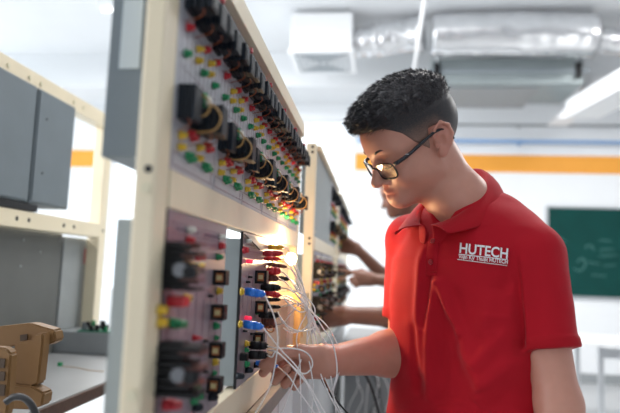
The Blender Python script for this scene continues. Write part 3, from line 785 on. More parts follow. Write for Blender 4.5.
# ---- tan moulded terminal housings in the lower left
XK = -.66
def kp(px, py, Y): return at_y(px, py, Y)
YK = 1.02
KZ = .936
t = empty('terminal_housing', kp(40, 400, YK), 'tan angular housing with a raised lip and spread feet, lying on the table', 'housing')
def slab(pts, Y, dy, m='kraft', nm='body'):
    P = [kp(x, y, Y) for x, y in pts]
    mb = MB().prism(P, (0, dy, 0), M[m])
    es = list(mb.bm.edges); bmesh.ops.bevel(mb.bm, geom=es, offset=.003, segments=2, affect='EDGES')
    return sub(mb.build(nm, None, t))
slab([(14, 343), (32, 340), (35, 334), (43, 333), (43, 341), (38, 384), (31, 387), (10, 384)], .96, .025, nm='upright_block')
slab([(-6, 327), (30, 323), (54, 330), (56, 341), (46, 346), (38, 342), (-6, 350)], .985, .03, nm='top_arm')
slab([(8, 384), (31, 386), (44, 393), (42, 406), (30, 410), (6, 409)], .955, .03, nm='foot')
MBt = MB().prism([kp(20, 335, .982), kp(27, 334, .982), kp(27, 340, .982), kp(20, 341, .982)], (0, .002, 0), M['kraftd'])
sub(MBt.build('slot', None, t))
t = empty('terminal_housing', kp(8, 400, .9), 'tan box housing with dark slots at the lower left picture corner', 'housing')
slab([(-20, 346), (6, 348), (11, 354), (7, 413), (2, 420), (-20, 420)], .90, .02, nm='box_body')
for (y0, y1) in ((358, 368), (371, 381), (384, 396)):
    sub(MB().prism([kp(-4, y0, .897), kp(5, y0 + 1, .897), kp(4, y1, .897), kp(-5, y1, .897)], (0, .002, 0), M['kraftd']).build('slot', None, t))
tag(MB().tube([kp(6, 402, .88), kp(14, 397, .88), kp(24, 398, .88), kp(32, 406, .88), kp(38, 420, .88)], .0055, M['wireb'], seg=10).build('black_cable'), 'thick black cable looping at the lower left corner in front of the tan housings', 'cable')
lb = MB().box((-.285, .5853, 1.481), (-.262, .5868, 1.560)).build('paper_label', M['label'], um0); lb.location = -um0.location; lb['label'] = 'pale paper label stuck on the grey housing side'

# ================================================================== people: signed-distance modelling, meshed with surface nets
def V3(*a): return np.array(a if len(a) == 3 else a[0], float)
def smin(a, b, k):
    if k <= 0: return np.minimum(a, b)
    h = np.maximum(k - np.abs(a - b), 0) / k
    return np.minimum(a, b) - h * h * k * .25
def smax(a, b, k): return -smin(-a, -b, k)
def cone(a, b, ra, rb):
    a = np.array(a, float); b = np.array(b, float); ba = b - a; L2 = ba @ ba
    def f(P):
        t = np.clip(((P - a) @ ba) / L2, 0, 1)
        return np.linalg.norm(P - a - t[:, None] * ba, axis=1) - (ra + (rb - ra) * t)
    return f
def ell(c, r, axes=None):
    c = np.array(c, float); r = np.array(r, float)
    A = np.eye(3) if axes is None else np.array(axes, float)
    def f(P):
        q = (P - c) @ A.T
        k0 = np.linalg.norm(q / r, axis=1); k1 = np.linalg.norm(q / (r * r), axis=1)
        return k0 * (k0 - 1) / np.maximum(k1, 1e-9)
    return f
def flat(a, b, ra, rb, nrm, sq):
    """tapered limb piece squashed along nrm"""
    n = np.array(nrm, float); n = n / np.linalg.norm(n); a = np.array(a, float); b = np.array(b, float)
    def sq_(X): d = (X - a) @ n; return X + np.outer(d * (sq - 1), n) if X.ndim == 2 else X + n * d * (sq - 1)
    f0 = cone(a, sq_(b[None])[0], ra, rb)
    return lambda P: f0(sq_(P)) / max(1, sq) * 1.0
def combine(prims):
    def f(P):
        d = np.full(len(P), 9.0)
        for fn, k, op in prims:
            v = fn(P)
            if op == '+': d = smin(d, v, k)
            elif op == '-': d = smax(d, -v, k)
            elif op == '&': d = smax(d, v, k)
        return d
    return f
def mesh_sdf(f, lo, hi, h):
    lo = np.array(lo, float); hi = np.array(hi, float)
    B = 8; nb = np.ceil((hi - lo) / (h * B)).astype(int); n = nb * B + 1
    bc = np.stack(np.meshgrid(*[np.arange(k) for k in nb], indexing='ij'), -1).reshape(-1, 3)
    cen = lo + (bc + .5) * B * h
    dc = f(cen); R_ = B * h * .87 * 1.35 + .004
    vals = np.ones(n, np.float32)
    # sign fill for far blocks
    sign = np.where(dc < 0, -1.0, 1.0).reshape(nb)
    big = np.repeat(np.repeat(np.repeat(sign, B, 0), B, 1), B, 2).astype(np.float32)
    vals[:-1, :-1, :-1] = big * .1
    act = bc[np.abs(dc) < R_]
    loc = np.stack(np.meshgrid(*[np.arange(B + 1)] * 3, indexing='ij'), -1).reshape(-1, 3)
    for s in range(0, len(act), 120):
        blk = act[s:s + 120]
        idx = (blk[:, None, :] * B + loc[None]).reshape(-1, 3)
        v = f(lo + idx * h)
        vals[idx[:, 0], idx[:, 1], idx[:, 2]] = v
    ins = vals < 0
    c = ins[:-1, :-1, :-1].astype(np.int8)
    cnt = np.zeros(c.shape, np.int8)
    for dx in (0, 1):
        for dy in (0, 1):
            for dz in (0, 1):
                cnt += ins[dx:n[0] - 1 + dx, dy:n[1] - 1 + dy, dz:n[2] - 1 + dz]
    cells = np.argwhere((cnt > 0) & (cnt < 8))
    ids = np.full(c.shape, -1, np.int32); ids[cells[:, 0], cells[:, 1], cells[:, 2]] = np.arange(len(cells))
    pos = np.zeros((len(cells), 3)); w_ = np.zeros(len(cells))
    cor = [np.array(q) for q in [(i, j, k) for i in (0, 1) for j in (0, 1) for k in (0, 1)]]
    for a in range(8):
        for b in range(a + 1, 8):
            if np.abs(cor[a] - cor[b]).sum() != 1: continue
            A = cells + cor[a]; Bq = cells + cor[b]
            va = vals[A[:, 0], A[:, 1], A[:, 2]]; vb = vals[Bq[:, 0], Bq[:, 1], Bq[:, 2]]
            m = (va < 0) != (vb < 0)
            t = np.where(m, va / np.where(m, va - vb, 1), 0)
            pos += (A + t[:, None] * (cor[b] - cor[a])) * m[:, None]; w_ += m
    pos = lo + pos / w_[:, None] * h
    F_ = []
    for ax in range(3):
        sl0 = [slice(None)] * 3; sl1 = [slice(None)] * 3
        sl0[ax] = slice(0, -1); sl1[ax] = slice(1, None)
        e = ins[tuple(sl0)] != ins[tuple(sl1)]
        E_ = np.argwhere(e)
        u, v = (ax + 1) % 3, (ax + 2) % 3
        E_ = E_[(E_[:, u] > 0) & (E_[:, v] > 0) & (E_[:, u] < n[u] - 1) & (E_[:, v] < n[v] - 1)]
        s0 = ins[E_[:, 0], E_[:, 1], E_[:, 2]]
        def g(du, dv):
            q = E_.copy(); q[:, u] += du; q[:, v] += dv; return ids[q[:, 0], q[:, 1], q[:, 2]]
        quad = np.stack([g(-1, -1), g(0, -1), g(0, 0), g(-1, 0)], 1)
        quad[~s0] = quad[~s0][:, ::-1]
        F_.append(quad)
    F_ = np.concatenate(F_)
    return pos, F_[(F_ >= 0).all(1)]
def obj_np(name, pos, faces, mats, parent=None, mi=None, attr=None):
    me = bpy.data.meshes.new(name)
    me.vertices.add(len(pos)); me.vertices.foreach_set('co', pos.astype(np.float32).ravel())
    me.loops.add(len(faces) * 4); me.loops.foreach_set('vertex_index', faces.astype(np.int32).ravel())
    me.polygons.add(len(faces)); me.polygons.foreach_set('loop_start', np.arange(0, len(faces) * 4, 4, dtype=np.int32))
    me.polygons.foreach_set('use_smooth', np.ones(len(faces), bool))
    for m in mats: me.materials.append(m)
    if mi is not None: me.polygons.foreach_set('material_index', mi.astype(np.int32))
    me.update(calc_edges=True); me.validate()
    if attr is not None:
        at = me.attributes.new('tone', 'FLOAT', 'POINT'); at.data.foreach_set('value', attr.astype(np.float32))
    o = bpy.data.objects.new(name, me); COL.objects.link(o)
    if parent is not None:
        o.parent = parent; o.location = -parent.location
    return o
def vnoise(P, sc, seed=0.0):
    Q = P * sc + seed
    return (np.sin(Q[:, 0] * 1.7 + 1.3 * np.sin(Q[:, 1] * 1.1 + seed)) + np.sin(Q[:, 1] * 1.9 + 1.1 * np.sin(Q[:, 2] * 1.3)) + np.sin(Q[:, 2] * 2.1 + 1.2 * np.sin(Q[:, 0] * 1.5))) / 3

# ---- materials for people
def skin_mat(name, base, lip):
    m = mat(name, base, .42, sss=.12, noise_amt=.12, nscale=60, bump=.12, bscale=700)
    nt = m.node_tree; b = nt.nodes['Principled BSDF']
    at = nt.nodes.new('ShaderNodeAttribute'); at.attribute_name = 'tone'
    mx = nt.nodes.new('ShaderNodeMix'); mx.data_type = 'RGBA'
    src = b.inputs['Base Color'].links[0].from_socket
    nt.links.new(at.outputs['Fac'], mx.inputs['Factor']); nt.links.new(src, mx.inputs[6]); mx.inputs[7].default_value = tuple(lip) + (1,)
    nt.links.new(mx.outputs[2], b.inputs['Base Color'])
    return m
M['skin'] = skin_mat('skin', (.60, .29, .215), (.46, .11, .09))
M['skin2'] = skin_mat('tanned_skin', (.27, .125, .085), (.26, .08, .06))
def hair_mat():
    m = bpy.data.materials.new('short_black_hair'); m.use_nodes = True; nt = m.node_tree; b = nt.nodes['Principled BSDF']
    b.inputs['Roughness'].default_value = .5
    at = nt.nodes.new('ShaderNodeAttribute'); at.attribute_name = 'tone'
    tc = nt.nodes.new('ShaderNodeTexCoord'); n = nt.nodes.new('ShaderNodeTexNoise'); n.inputs['Scale'].default_value = 600; n.inputs['Detail'].default_value = 2
    nt.links.new(tc.outputs['Object'], n.inputs['Vector'])
    ad = nt.nodes.new('ShaderNodeMath'); ad.operation = 'MULTIPLY_ADD'; ad.inputs[1].default_value = .7; ad.inputs[2].default_value = -.35
    nt.links.new(n.outputs['Fac'], ad.inputs[0])
    a2 = nt.nodes.new('ShaderNodeMath'); a2.operation = 'ADD'; a2.use_clamp = True
    nt.links.new(ad.outputs[0], a2.inputs[0]); nt.links.new(at.outputs['Fac'], a2.inputs[1])
    mx = nt.nodes.new('ShaderNodeMix'); mx.data_type = 'RGBA'; mx.inputs[6].default_value = (.30, .17, .125, 1); mx.inputs[7].default_value = (.012, .012, .016, 1)
    nt.links.new(a2.outputs[0], mx.inputs['Factor']); nt.links.new(mx.outputs[2], b.inputs['Base Color'])
    return m
M['hair'] = hair_mat()
M['strand'] = mat('hair_strand', (.014, .014, .019), .45)
def shirt_mat(name, c, sh=.08):
    m = mat(name, c, .8, spec=.2, sheen=sh, noise_amt=.14, nscale=26, bump=.35, bscale=900); return m
M['shirt'] = shirt_mat('red_pique_cotton', (.47, .006, .018))
M['rib'] = shirt_mat('red_rib_knit', (.44, .006, .016))
M['logo'] = mat('white_embroidery', (.86, .84, .86), .7)
M['glassf'] = mat('glossy_black_acetate', (.012, .014, .02), .2)
M['lens'] = mat('spectacle_lens', (1, 1, 1), .02, trans=1.0)
M['eyew'] = mat('eye_white', (.7, .66, .62), .2)
M['iris'] = mat('dark_iris', (.03, .015, .01), .1)
M['button'] = mat('red_button', (.35, .03, .04), .3)

# ---- head in its own frame: x forward, y to the person's left, z up
def head_frame(yaw, pit, rol):
    f = V3(-math.cos(yaw), -math.sin(yaw), 0); l = np.cross([0, 0, 1.], f); u = V3(0, 0, 1)
    f2 = f * math.cos(pit) - u * math.sin(pit); u2 = u * math.cos(pit) + f * math.sin(pit)
    l3 = l * math.cos(rol) + u2 * math.sin(rol); u3 = u2 * math.cos(rol) - l * math.sin(rol)
    return np.array([f2, l3, u3])
def skull_prims():
    return [(ell((-.010, 0, .038), (.097, .077, .084)), 0, '+'), (ell((.028, 0, .000), (.064, .066, .088)), .03, '+'),
            (ell((.022, 0, -.045), (.060, .060, .060)), .03, '+'), (ell((.028, 0, .048), (.066, .060, .046)), .03, '+')]
def head_prims():
    p = skull_prims()
    for s in (1, -1):
        p += [(cone((.070, s * .008, -.090), (.008, s * .052, -.056), .018, .018), .03, '+'),      # jaw
              (ell((.052, s * .040, -.030), (.036, .030, .032)), .025, '+'),                        # cheek
              (cone((.084, s * .010, .022), (.068, s * .046, .024), .010, .010), .018, '+')]        # brow
    p += [(ell((.078, 0, -.090), (.019, .021, .015)), .018, '+'),                                    # chin
          (ell((.074, 0, -.066), (.021, .030, .024)), .02, '+'),                                    # muzzle
          (cone((-.02, 0, -.07), (.04, 0, -.085), .045, .02), .03, '+')]
    for s in (1, -1): p.append((ell((.097, s * .031, .002), (.016, .019, .012)), .014, '-'))        # eye sockets
    p += [(cone((.088, 0, .012), (.109, 0, -.030), .0065, .0095), .012, '+'), (ell((.110, 0, -.036), (.0120, .0115, .0100)), .008, '+')]
    for s in (1, -1):
        p += [(ell((.094, s * .0135, -.040), (.010, .0068, .0075)), .007, '+'),
              (ell((.096, s * .0065, -.0475), (.006, .0032, .003)), .003, '-'),
              (ell((.0755, s * .031, .0005), (.0135, .0155, .0115)), .005, '+')]                     # lowered lids
    # lips and the line between them
    for s in (1, -1):
        p += [(cone((.0975, s * .004, -.0615), (.0885, s * .023, -.0675), .0060, .0030), .004, '+'),
              (cone((.0960, 0, -.0750), (.0885, s * .020, -.0695), .0068, .0032), .004, '+')]
    for s in (1, -1): p.append((cone((.1050, 0, -.0680), (.0915, s * .026, -.0690), .0022, .0014), .002, '-'))
    # ears
    for s in (1, -1):
        ax = np.array([(math.cos(.35), s * math.sin(.35), 0), (-math.sin(.35) * s, math.cos(.35), 0), (0, 0, 1)]).astype(float)
        ax = np.array([(math.cos(.45), -s * math.sin(.45), 0.1), (s * math.sin(.45), math.cos(.45), 0), (0, 0, 1.)])
        ax = np.array([a / np.linalg.norm(a) for a in ax])
        p.append((ell((-.015, s * .084, .003), (.0170, .0050, .0270), ax), .006, '+'))
        p.append((ell((-.005, s * .079, -.026), (.0085, .0065, .011), ax), .008, '+'))
        p.append((ell((-.007, s * .0900, -.001), (.0090, .0100, .0125), ax), .003, '-'))
        p.append((ell((-.015, s * .0930, .015), (.0100, .0065, .0065), ax), .003, '-'))
        rimp = [(.003, .0815, .010), (-.004, .088, .027), (-.017, .093, .033), (-.029, .0955, .022), (-.031, .0945, .004), (-.021, .089, -.016), (-.009, .084, -.030)]
        for a_, b_ in zip(rimp, rimp[1:]):
            p.append((cone((a_[0], s * a_[1], a_[2]), (b_[0], s * b_[1], b_[2]), .0032, .0032), .003, '+'))
        p.append((ell((.002, s * .081, -.006), (.0045, .0045, .0065)), .004, '+'))
    return p
def to_world(fn, O, A, s):
    def g(P):
        q = ((P - O) @ A.T) / s
        q[:, 2] = np.where(q[:, 2] < 0, q[:, 2] / .93, q[:, 2])      # short lower face
        return fn(q) * s * .95
    return g

def finger(pts, r0=.0092, r1=.0070):
    n = len(pts) - 1; out = []
    for i in range(n):
        a = r0 + (r1 - r0) * i / n; b = r0 + (r1 - r0) * (i + 1) / n
        out.append((cone(pts[i], pts[i + 1], a, b), .004 if i else .010, '+'))
    return out
def hand_prims(W, a, n, t, fingers, thumb, s=1.0, wr=.024):
    """W wrist, a towards fingers, n palm normal, t thumb side; finger joints in (a, t, n)"""
    W = np.array(W, float); a, n, t = [np.array(v, float) / np.linalg.norm(v) for v in (a, n, t)]
    def w_(q): return W + s * (a * q[0] + t * q[1] + n * q[2])
    palm = []
    for q, r in zip([f[0] for f in fingers], (.0125, .0125, .012, .0115)):
        palm.append((cone(w_((.006, q[1] * .45, 0)), w_(q), wr * .72 * s, r * s), .016, '+'))
    palm.append((cone(w_((.014, thumb[0][1] * .8, .004)), w_(thumb[1]), .017 * s, .0135 * s), .014, '+'))
    palm.append((cone(w_((.02, fingers[3][0][1] * .6, .008)), w_((.05, fingers[3][0][1] * .9, .006)), .014 * s, .011 * s), .012, '+'))
    groups = [combine(palm)]
    fs = []
    for i, fg in enumerate(fingers):
        r0 = (.0092, .0094, .0088, .0078)[i] * s; fs.append(combine(finger([w_(q) for q in fg], r0, r0 * .78)))
    th = combine(finger([w_(q) for q in thumb], .0120 * s, .0088 * s))
    def f(P):
        d = groups[0](P)
        for g in fs: d = smin(d, g(P), .0035)
        return smin(d, th(P), .006)
    cen = w_((.07, 0, 0))
    def fb(P):
        r = np.linalg.norm(P - cen, axis=1) - .17 * s
        out = np.maximum(r, .02)
        m = r < .03
        if m.any(): out[m] = f(P[m])
        return out
    return fb
FIST = ([(.080, .018, -.012), (.112, .010, -.006), (.112, -.008, .018), (.088, .002, .026)],
        [(.076, .000, -.014), (.104, -.012, -.006), (.100, -.022, .018), (.076, -.008, .026)],
        [(.068, -.016, -.012), (.092, -.030, -.004), (.086, -.032, .018), (.064, -.020, .024)],
        [(.058, -.030, -.008), (.078, -.044, .000), (.070, -.042, .018), (.052, -.030, .022)])
def mirror_t(fg): return fg

def bounded(fn, c, R_):
    c = np.array(c, float)
    def g(P):
        r = np.linalg.norm(P - c, axis=1) - R_
        out = np.maximum(r, .02); m = r < .03
        if m.any(): out[m] = fn(P[m])
        return out
    return g

def make_person(spec):
    L_, F_, C_ = spec['L'], spec['F'], spec['C']
    def B(l, f, z): return C_ + L_ * l + F_ * f + V3(0, 0, z)
    root = empty('person', (float(C_[0]), float(C_[1]), 0), spec['label'], 'person', spec.get('group'))
    O, A, s = spec['head_o'], head_frame(*spec['head_r']), spec['head_s']
    hz = spec.get('dz', 0)
    heads = combine(head_prims()); hd = bounded(to_world(heads, O, A, s), O, .17)
    rs, ls = B(-spec.get('sw', .152), 0, 1.345 + hz), B(spec.get('sw', .152) - .016, 0, 1.314 + hz)
    re, le, rw, lw = spec['re'], spec['le'], spec['rw'], spec['lw']
    nb = B(*spec.get('neck', (0, .03, 1.42 + hz)))
    skull_base = O + (A[0] * -.028 + A[2] * -.055) * s
    throat = O + (A[0] * .012 + A[2] * -.085) * s
    ar = spec.get('arm_r', (.046, .043, .029))
    def torso(P, g=0.0):
        q = P - C_; l = q @ L_; f = q @ F_; z = P[:, 2] - hz
        a = np.interp(z, [.80, .95, 1.05, 1.20, 1.30, 1.36, 1.42, 1.46], [.178, .172, .163, .170, .164, .132, .065, .04]) + g
        b = np.interp(z, [.80, .95, 1.05, 1.20, 1.30, 1.36, 1.42, 1.46], [.120, .118, .112, .118, .112, .092, .070, .045]) + g
        k = (np.abs(l / a) ** 2.3 + np.abs((f - .006) / b) ** 2.3) ** (1 / 2.3)
        return np.maximum((k - 1) * np.minimum(a, b) * .85, np.maximum(z - 1.44, .80 + .0 - z))
    body = [(lambda P: torso(P, -.020), 0, '+'),
            (cone(B(-.04, -.01, 1.345 + hz), rs, .044, .038), .03, '+'), (cone(B(.04, -.01, 1.340 + hz), ls, .044, .036), .03, '+'),
            (cone(B(0, -.01, 1.36 + hz), nb, .050, .049), .03, '+'),
            (cone(nb, skull_base, .050, .050), .03, '+'), (cone(nb + F_ * .012, throat, .046, .030), .03, '+')]
    for sh, el, wr, ar in ((rs, re, rw, ar), (ls, le, lw, spec.get('arm_l', ar))):
        mid = el * .72 + wr * .28
        body += [(cone(sh, el, ar[0] * .98, ar[1] * .96), .03, '+'), (cone(el, mid, ar[1], ar[1] * 1.0), .02, '+'), (cone(mid, wr, ar[1] * 1.0, ar[2]), .02, '+')]
    hands = spec['hands']
    bf = combine(body)
    def skin(P):
        d = bf(P)
        d = smin(d, hd(P), .022)
        for h in hands: d = smin(d, h(P), .014)
        return d
    # --- head only to .94 m, legs are covered by trousers
    pts = [O + V3(.15, .15, .18), O - V3(.15, .15, .18), rw, lw, re, le, rs, ls, B(.2, .13, 1), B(-.2, .13, 1), B(.2, -.13, 1), B(-.2, -.13, 1)] + list(spec['hand_c'])
    lo = np.min(pts, 0) - .10; hi = np.max(pts, 0) + .08; lo[2] = min(.86, lo[2])
    pos, fc = mesh_sdf(skin, lo, hi, spec['res'])
    # tint lips, ear rims and knuckles
    q = ((pos - O) @ A.T) / s; q[:, 2] = np.where(q[:, 2] < 0, q[:, 2] / .93, q[:, 2])
    lip = np.exp(-((q[:, 2] + .0685) / .0095) ** 4) * np.exp(-(q[:, 1] / .0235) ** 6) * (q[:, 0] > .076) * (np.linalg.norm(q, axis=1) < .15)
    tone = lip * .85
    ear = np.exp(-((np.abs(q[:, 1]) - .088) / .012) ** 2) * (np.abs(q[:, 0] + .012) < .03) * (np.abs(q[:, 2]) < .045) * .25
    cheek = np.exp(-(((q[:, 0] - .06) / .03) ** 2 + ((np.abs(q[:, 1]) - .045) / .02) ** 2 + ((q[:, 2] + .03) / .02) ** 2)) * .18
    tone = np.clip(tone + ear + cheek, 0, 1)
    obj_np('body', pos, fc, [M[spec['skin']]], root, attr=tone)
    # --- hair cap
    sk = combine(skull_prims())
    hr = spec.get('hair', 1.0)
    def hair(P):
        q = ((P - O) @ A.T) / s
        x, y, z = q[:, 0], q[:, 1], q[:, 2]
        d = sk(q)
        top = np.clip((z - .060) / .035, 0, 1)
        t = .0022 + top * (.0150 + .006 * np.clip((x + .02) / .10, 0, 1)) * hr
        t = t + top * .0028 * vnoise(q, 150, 1.0) + top * .0016 * vnoise(q, 420, 2.0)
        zb = np.interp(x, [-.11, -.075, -.045, -.030, -.012, .004, .012, .024, .038, .052, .075, .10], [-.066, -.060, -.052, -.010, .030, .030, -.008, .004, .020, .044, .066, .070])
        m = (zb - z) * .8
        return smax(d - t, m, .004) * s
    hlo = O - .16; hhi = O + .17
    hp, hf = mesh_sdf(bounded(hair, O, .17), hlo, hhi, spec['hres'])
    q = ((hp - O) @ A.T) / s
    tn = np.clip((q[:, 2] - .000) / .055 + np.clip((-.02 - q[:, 0]) / .05, 0, .9), .30, 1)
    obj_np('hair', hp, hf, [M['hair']], root, attr=tn)
    if spec.get('strands'):
        rnd = random.Random(21); mb_v = []; mb_f = []
        qz = q; cand = np.where((qz[:, 2] > .066) & (sk(q) > .003))[0]
        nrm = np.zeros_like(hp)
        v0 = hp[hf[:, 0]]; nn = np.cross(hp[hf[:, 1]] - v0, hp[hf[:, 2]] - v0)
        for c in range(4): np.add.at(nrm, hf[:, c], nn)
        nrm /= np.maximum(np.linalg.norm(nrm, axis=1), 1e-12)[:, None]
        for _ in range(spec['strands']):
            i = cand[rnd.randrange(len(cand))]; p = hp[i] - nrm[i] * .003; qx = q[i]
            fwd = A[0] * (.9 if qx[0] > .0 else .5) + A[1] * rnd.uniform(-.35, .35) + A[2] * rnd.uniform(-.1, .45)
            front = np.clip((qx[0] - .03) / .05, 0, 1)
            d = nrm[i] * rnd.uniform(.35, .8) + fwd * (.8 + .4 * front) ; d /= np.linalg.norm(d)
            Ls = rnd.uniform(.007, .013) * (1 + .5 * front) * s
            c1 = p + d * Ls * .5; c2 = p + d * Ls + (A[0] * .25 - A[2] * .35 * front) * Ls * .5
            sd = np.cross(d, nrm[i]); sd /= max(np.linalg.norm(sd), 1e-9); ww = .00055
            b0 = len(mb_v); up = np.cross(sd, d)
            for c, k in ((p, 1.0), (c1, .8)):
                mb_v += [c + sd * ww * k, c - sd * ww * k * .5 + up * ww * k * .8, c - sd * ww * k * .5 - up * ww * k * .8]
            mb_v.append(c2)
            for e in range(3):
                mb_f.append((b0 + e, b0 + (e + 1) % 3, b0 + 3 + (e + 1) % 3, b0 + 3 + e)); mb_f.append((b0 + 3 + e, b0 + 3 + (e + 1) % 3, b0 + 6))
        me = bpy.data.meshes.new('hair_strands'); me.from_pydata([tuple(v) for v in mb_v], [], mb_f); me.materials.append(M['strand'])
        o = bpy.data.objects.new('hair_strands', me); COL.objects.link(o); o.parent = root; o.location = -root.location; o['kind'] = 'stuff'
    # --- polo shirt
    hemr = rs + (re - rs) * spec.get('hem_r', .70); heml = ls + (le - ls) * spec.get('hem_l', .66)
    dr = (re - rs) / np.linalg.norm(re - rs); dl = (le - ls) / np.linalg.norm(le - ls)
    sr0, sr1 = spec.get('slv', (.054, .051))
    folds = spec.get('folds', [])
    def shirt(P):
        d = torso(P, 0.0)
        d = smin(d, cone(B(-.06, -.018, 1.370 + hz), rs, .053, .052)(P), .045)
        d = smin(d, cone(B(.06, -.018, 1.374 + hz), ls, .052, .050)(P), .045)
        d = smax(d, P[:, 2] - (1.448 + hz), .02)
        d = smin(d, cone(B(-.008, -.020, 1.355 + hz), B(-.008, -.006, 1.412 + hz), .070, .046)(P), .022)
        fd = np.zeros(len(P))
        q = P - C_; l = q @ L_; f = q @ F_; z = P[:, 2]
        for (l0, z0, l1, z1, w_, h_) in folds:
            ax, az = l1 - l0, z1 - z0; L2 = ax * ax + az * az
            t = np.clip(((l - l0) * ax + (z - z0) * az) / L2, 0, 1)
            dd = (l - l0 - t * ax) ** 2 + (z - z0 - t * az) ** 2
            fd += h_ * np.exp(-dd / (w_ * w_)) * np.sin(np.clip(t * 1.1 + .15, 0, 1) * PI) ** .5
        fd = fd * (f > -.02)
        d = d - fd
        for sh, hem, dv, k in ((rs, hemr, dr, 0), (ls, heml, dl, 1)):
            sl = cone(sh, hem + dv * .03, sr0, sr1 - .008 * k)(P)
            tt = (P - hem) @ dv
            sl = sl - .0035 * vnoise(P, 38, 3.0 + k) * np.clip(1 + tt / .03, 0, 1)
            band = np.clip((tt + .020) / .003, 0, 1) * .0022
            sl = smax(sl - band, tt, .003)
            d = smin(d, sl, .012)
        for (l0, z0, l1, z1, w_, h_) in spec.get('grooves', []):
            ax, az = l1 - l0, z1 - z0; L2 = ax * ax + az * az
            t = np.clip(((l - l0) * ax + (z - z0) * az) / L2, 0, 1)
            d = d + h_ * np.exp(-((l - l0 - t * ax) ** 2 + (z - z0 - t * az) ** 2) / (w_ * w_)) * (f > 0) * np.sin(np.clip(t * .9 + .1, 0, 1) * PI * .5)
        d = d - .0016 * vnoise(P, 24, .5) - .0008 * vnoise(P, 60, 1.7)
        d = smax(d, (.84 + hz) - z, .004)
        # open collar: V-shaped cut at the throat and the neck opening
        cut = cone(nb + V3(0, 0, .035), nb + F_ * .080 + V3(0, 0, -.055), .054, .012)(P)
        d = smax(d, -cut, .004)
        return d
    pts = [rs, ls, hemr, heml, B(.2, .13, .84 + hz), B(-.2, .13, 1), B(.2, -.13, 1), B(-.2, -.13, 1), nb]
    lo = np.min(pts, 0) - .09; hi = np.max(pts, 0) + .09
    spos, sfc = mesh_sdf(shirt, lo, hi, spec['sres'])
    # rib-knit cuffs as their own material
    cen = spos[sfc].mean(1)
    mi = np.zeros(len(sfc), int)
    for hem, dv in ((hemr, dr), (heml, dl)):
        tt = (cen - hem) @ dv; rr_ = np.linalg.norm(cen - hem - tt[:, None] * dv, axis=1)
        mi[(tt > -.020) & (tt < .01) & (rr_ < .075)] = 1
    shirt_o = obj_np('polo_shirt', spos, sfc, [M[spec['shirt']], M[spec['rib']]], root, mi)
    # --- trousers and shoes
    jp = []
    for sx in (1, -1):
        jp += [(cone(B(sx * .085, 0, .90 + hz), B(sx * .100, .015, .50), .098, .070), .03, '+'), (cone(B(sx * .100, .015, .50), B(sx * .105, -.01, .085), .070, .056), .02, '+')]
    jp += [(ell(B(0, -.01, .90 + hz), (.165, .165, .12)), .03, '+'), (lambda P: .05 - P[:, 2], .004, '&'), (lambda P: P[:, 2] - (.935 + hz), .004, '&')]
    jf = combine(jp)
    jl = lambda P: jf(P) - .003 * vnoise(P, 30, 2.2)
    j0 = B(0, 0, .5); jpos, jfc = mesh_sdf(jl, j0 - V3(.27, .27, .47), j0 + V3(.27, .27, .47 + hz), .008)
    obj_np('trousers', jpos, jfc, [M['jeans']], root)
    for sx in (1, -1):
        c0 = B(sx * .105, -.03, .045); c1 = B(sx * .115, .15, .035)
        f_ = combine([(cone(c0, c1, .042, .036), .01, '+'), (cone(B(sx * .105, -.02, .05), B(sx * .105, -.01, .10), .045, .044), .02, '+'), (lambda P: .018 - P[:, 2], .003, '&')])
        p_, q_ = mesh_sdf(f_, np.minimum(c0, c1) - .08, np.maximum(c0, c1) + V3(.08, .08, .10), .005)
        so = obj_np('shoe', p_, q_, [M['shoe']], root)
        pts_ = []
        for k in range(20):
            a_ = 2 * PI * k / 20; e = (c1 - c0) / 2 * (1 if math.cos(a_) > 0 else -1)
            base = (c0 + c1) / 2 + e; dirf = (c1 - c0) / np.linalg.norm(c1 - c0); side = np.cross(dirf, [0, 0, 1])
            pp = base + dirf * math.cos(a_) * .040 + side * math.sin(a_) * .040; pts_.append(Vector((pp[0], pp[1], 0)))
        sb = MB().prism(pts_, (0, 0, .020), M['sole']).build('sole', None, so)
    return root, dict(B=B, O=O, A=A, s=s, shirt=(spos, sfc), nb=nb, shirt_o=shirt_o, rs=rs, ls=ls)

# ================================================================== the man in the red polo shirt
Lm = V3(.72, -.69, 0); Lm /= np.linalg.norm(Lm); Fm = np.cross(V3(0, 0, 1), Lm); Fm = -Fm if Fm[1] > 0 else Fm
Cm = V3(.185, 1.20, 0)
npv = lambda v: np.array(v, float)
RW = npv(at_y(328, 361, 1.085)); RE = npv(at_y(408, 351, 1.27))
LE = npv(at_y(560, 405, 1.05)); LW = npv(at_y(561, 520, .99))
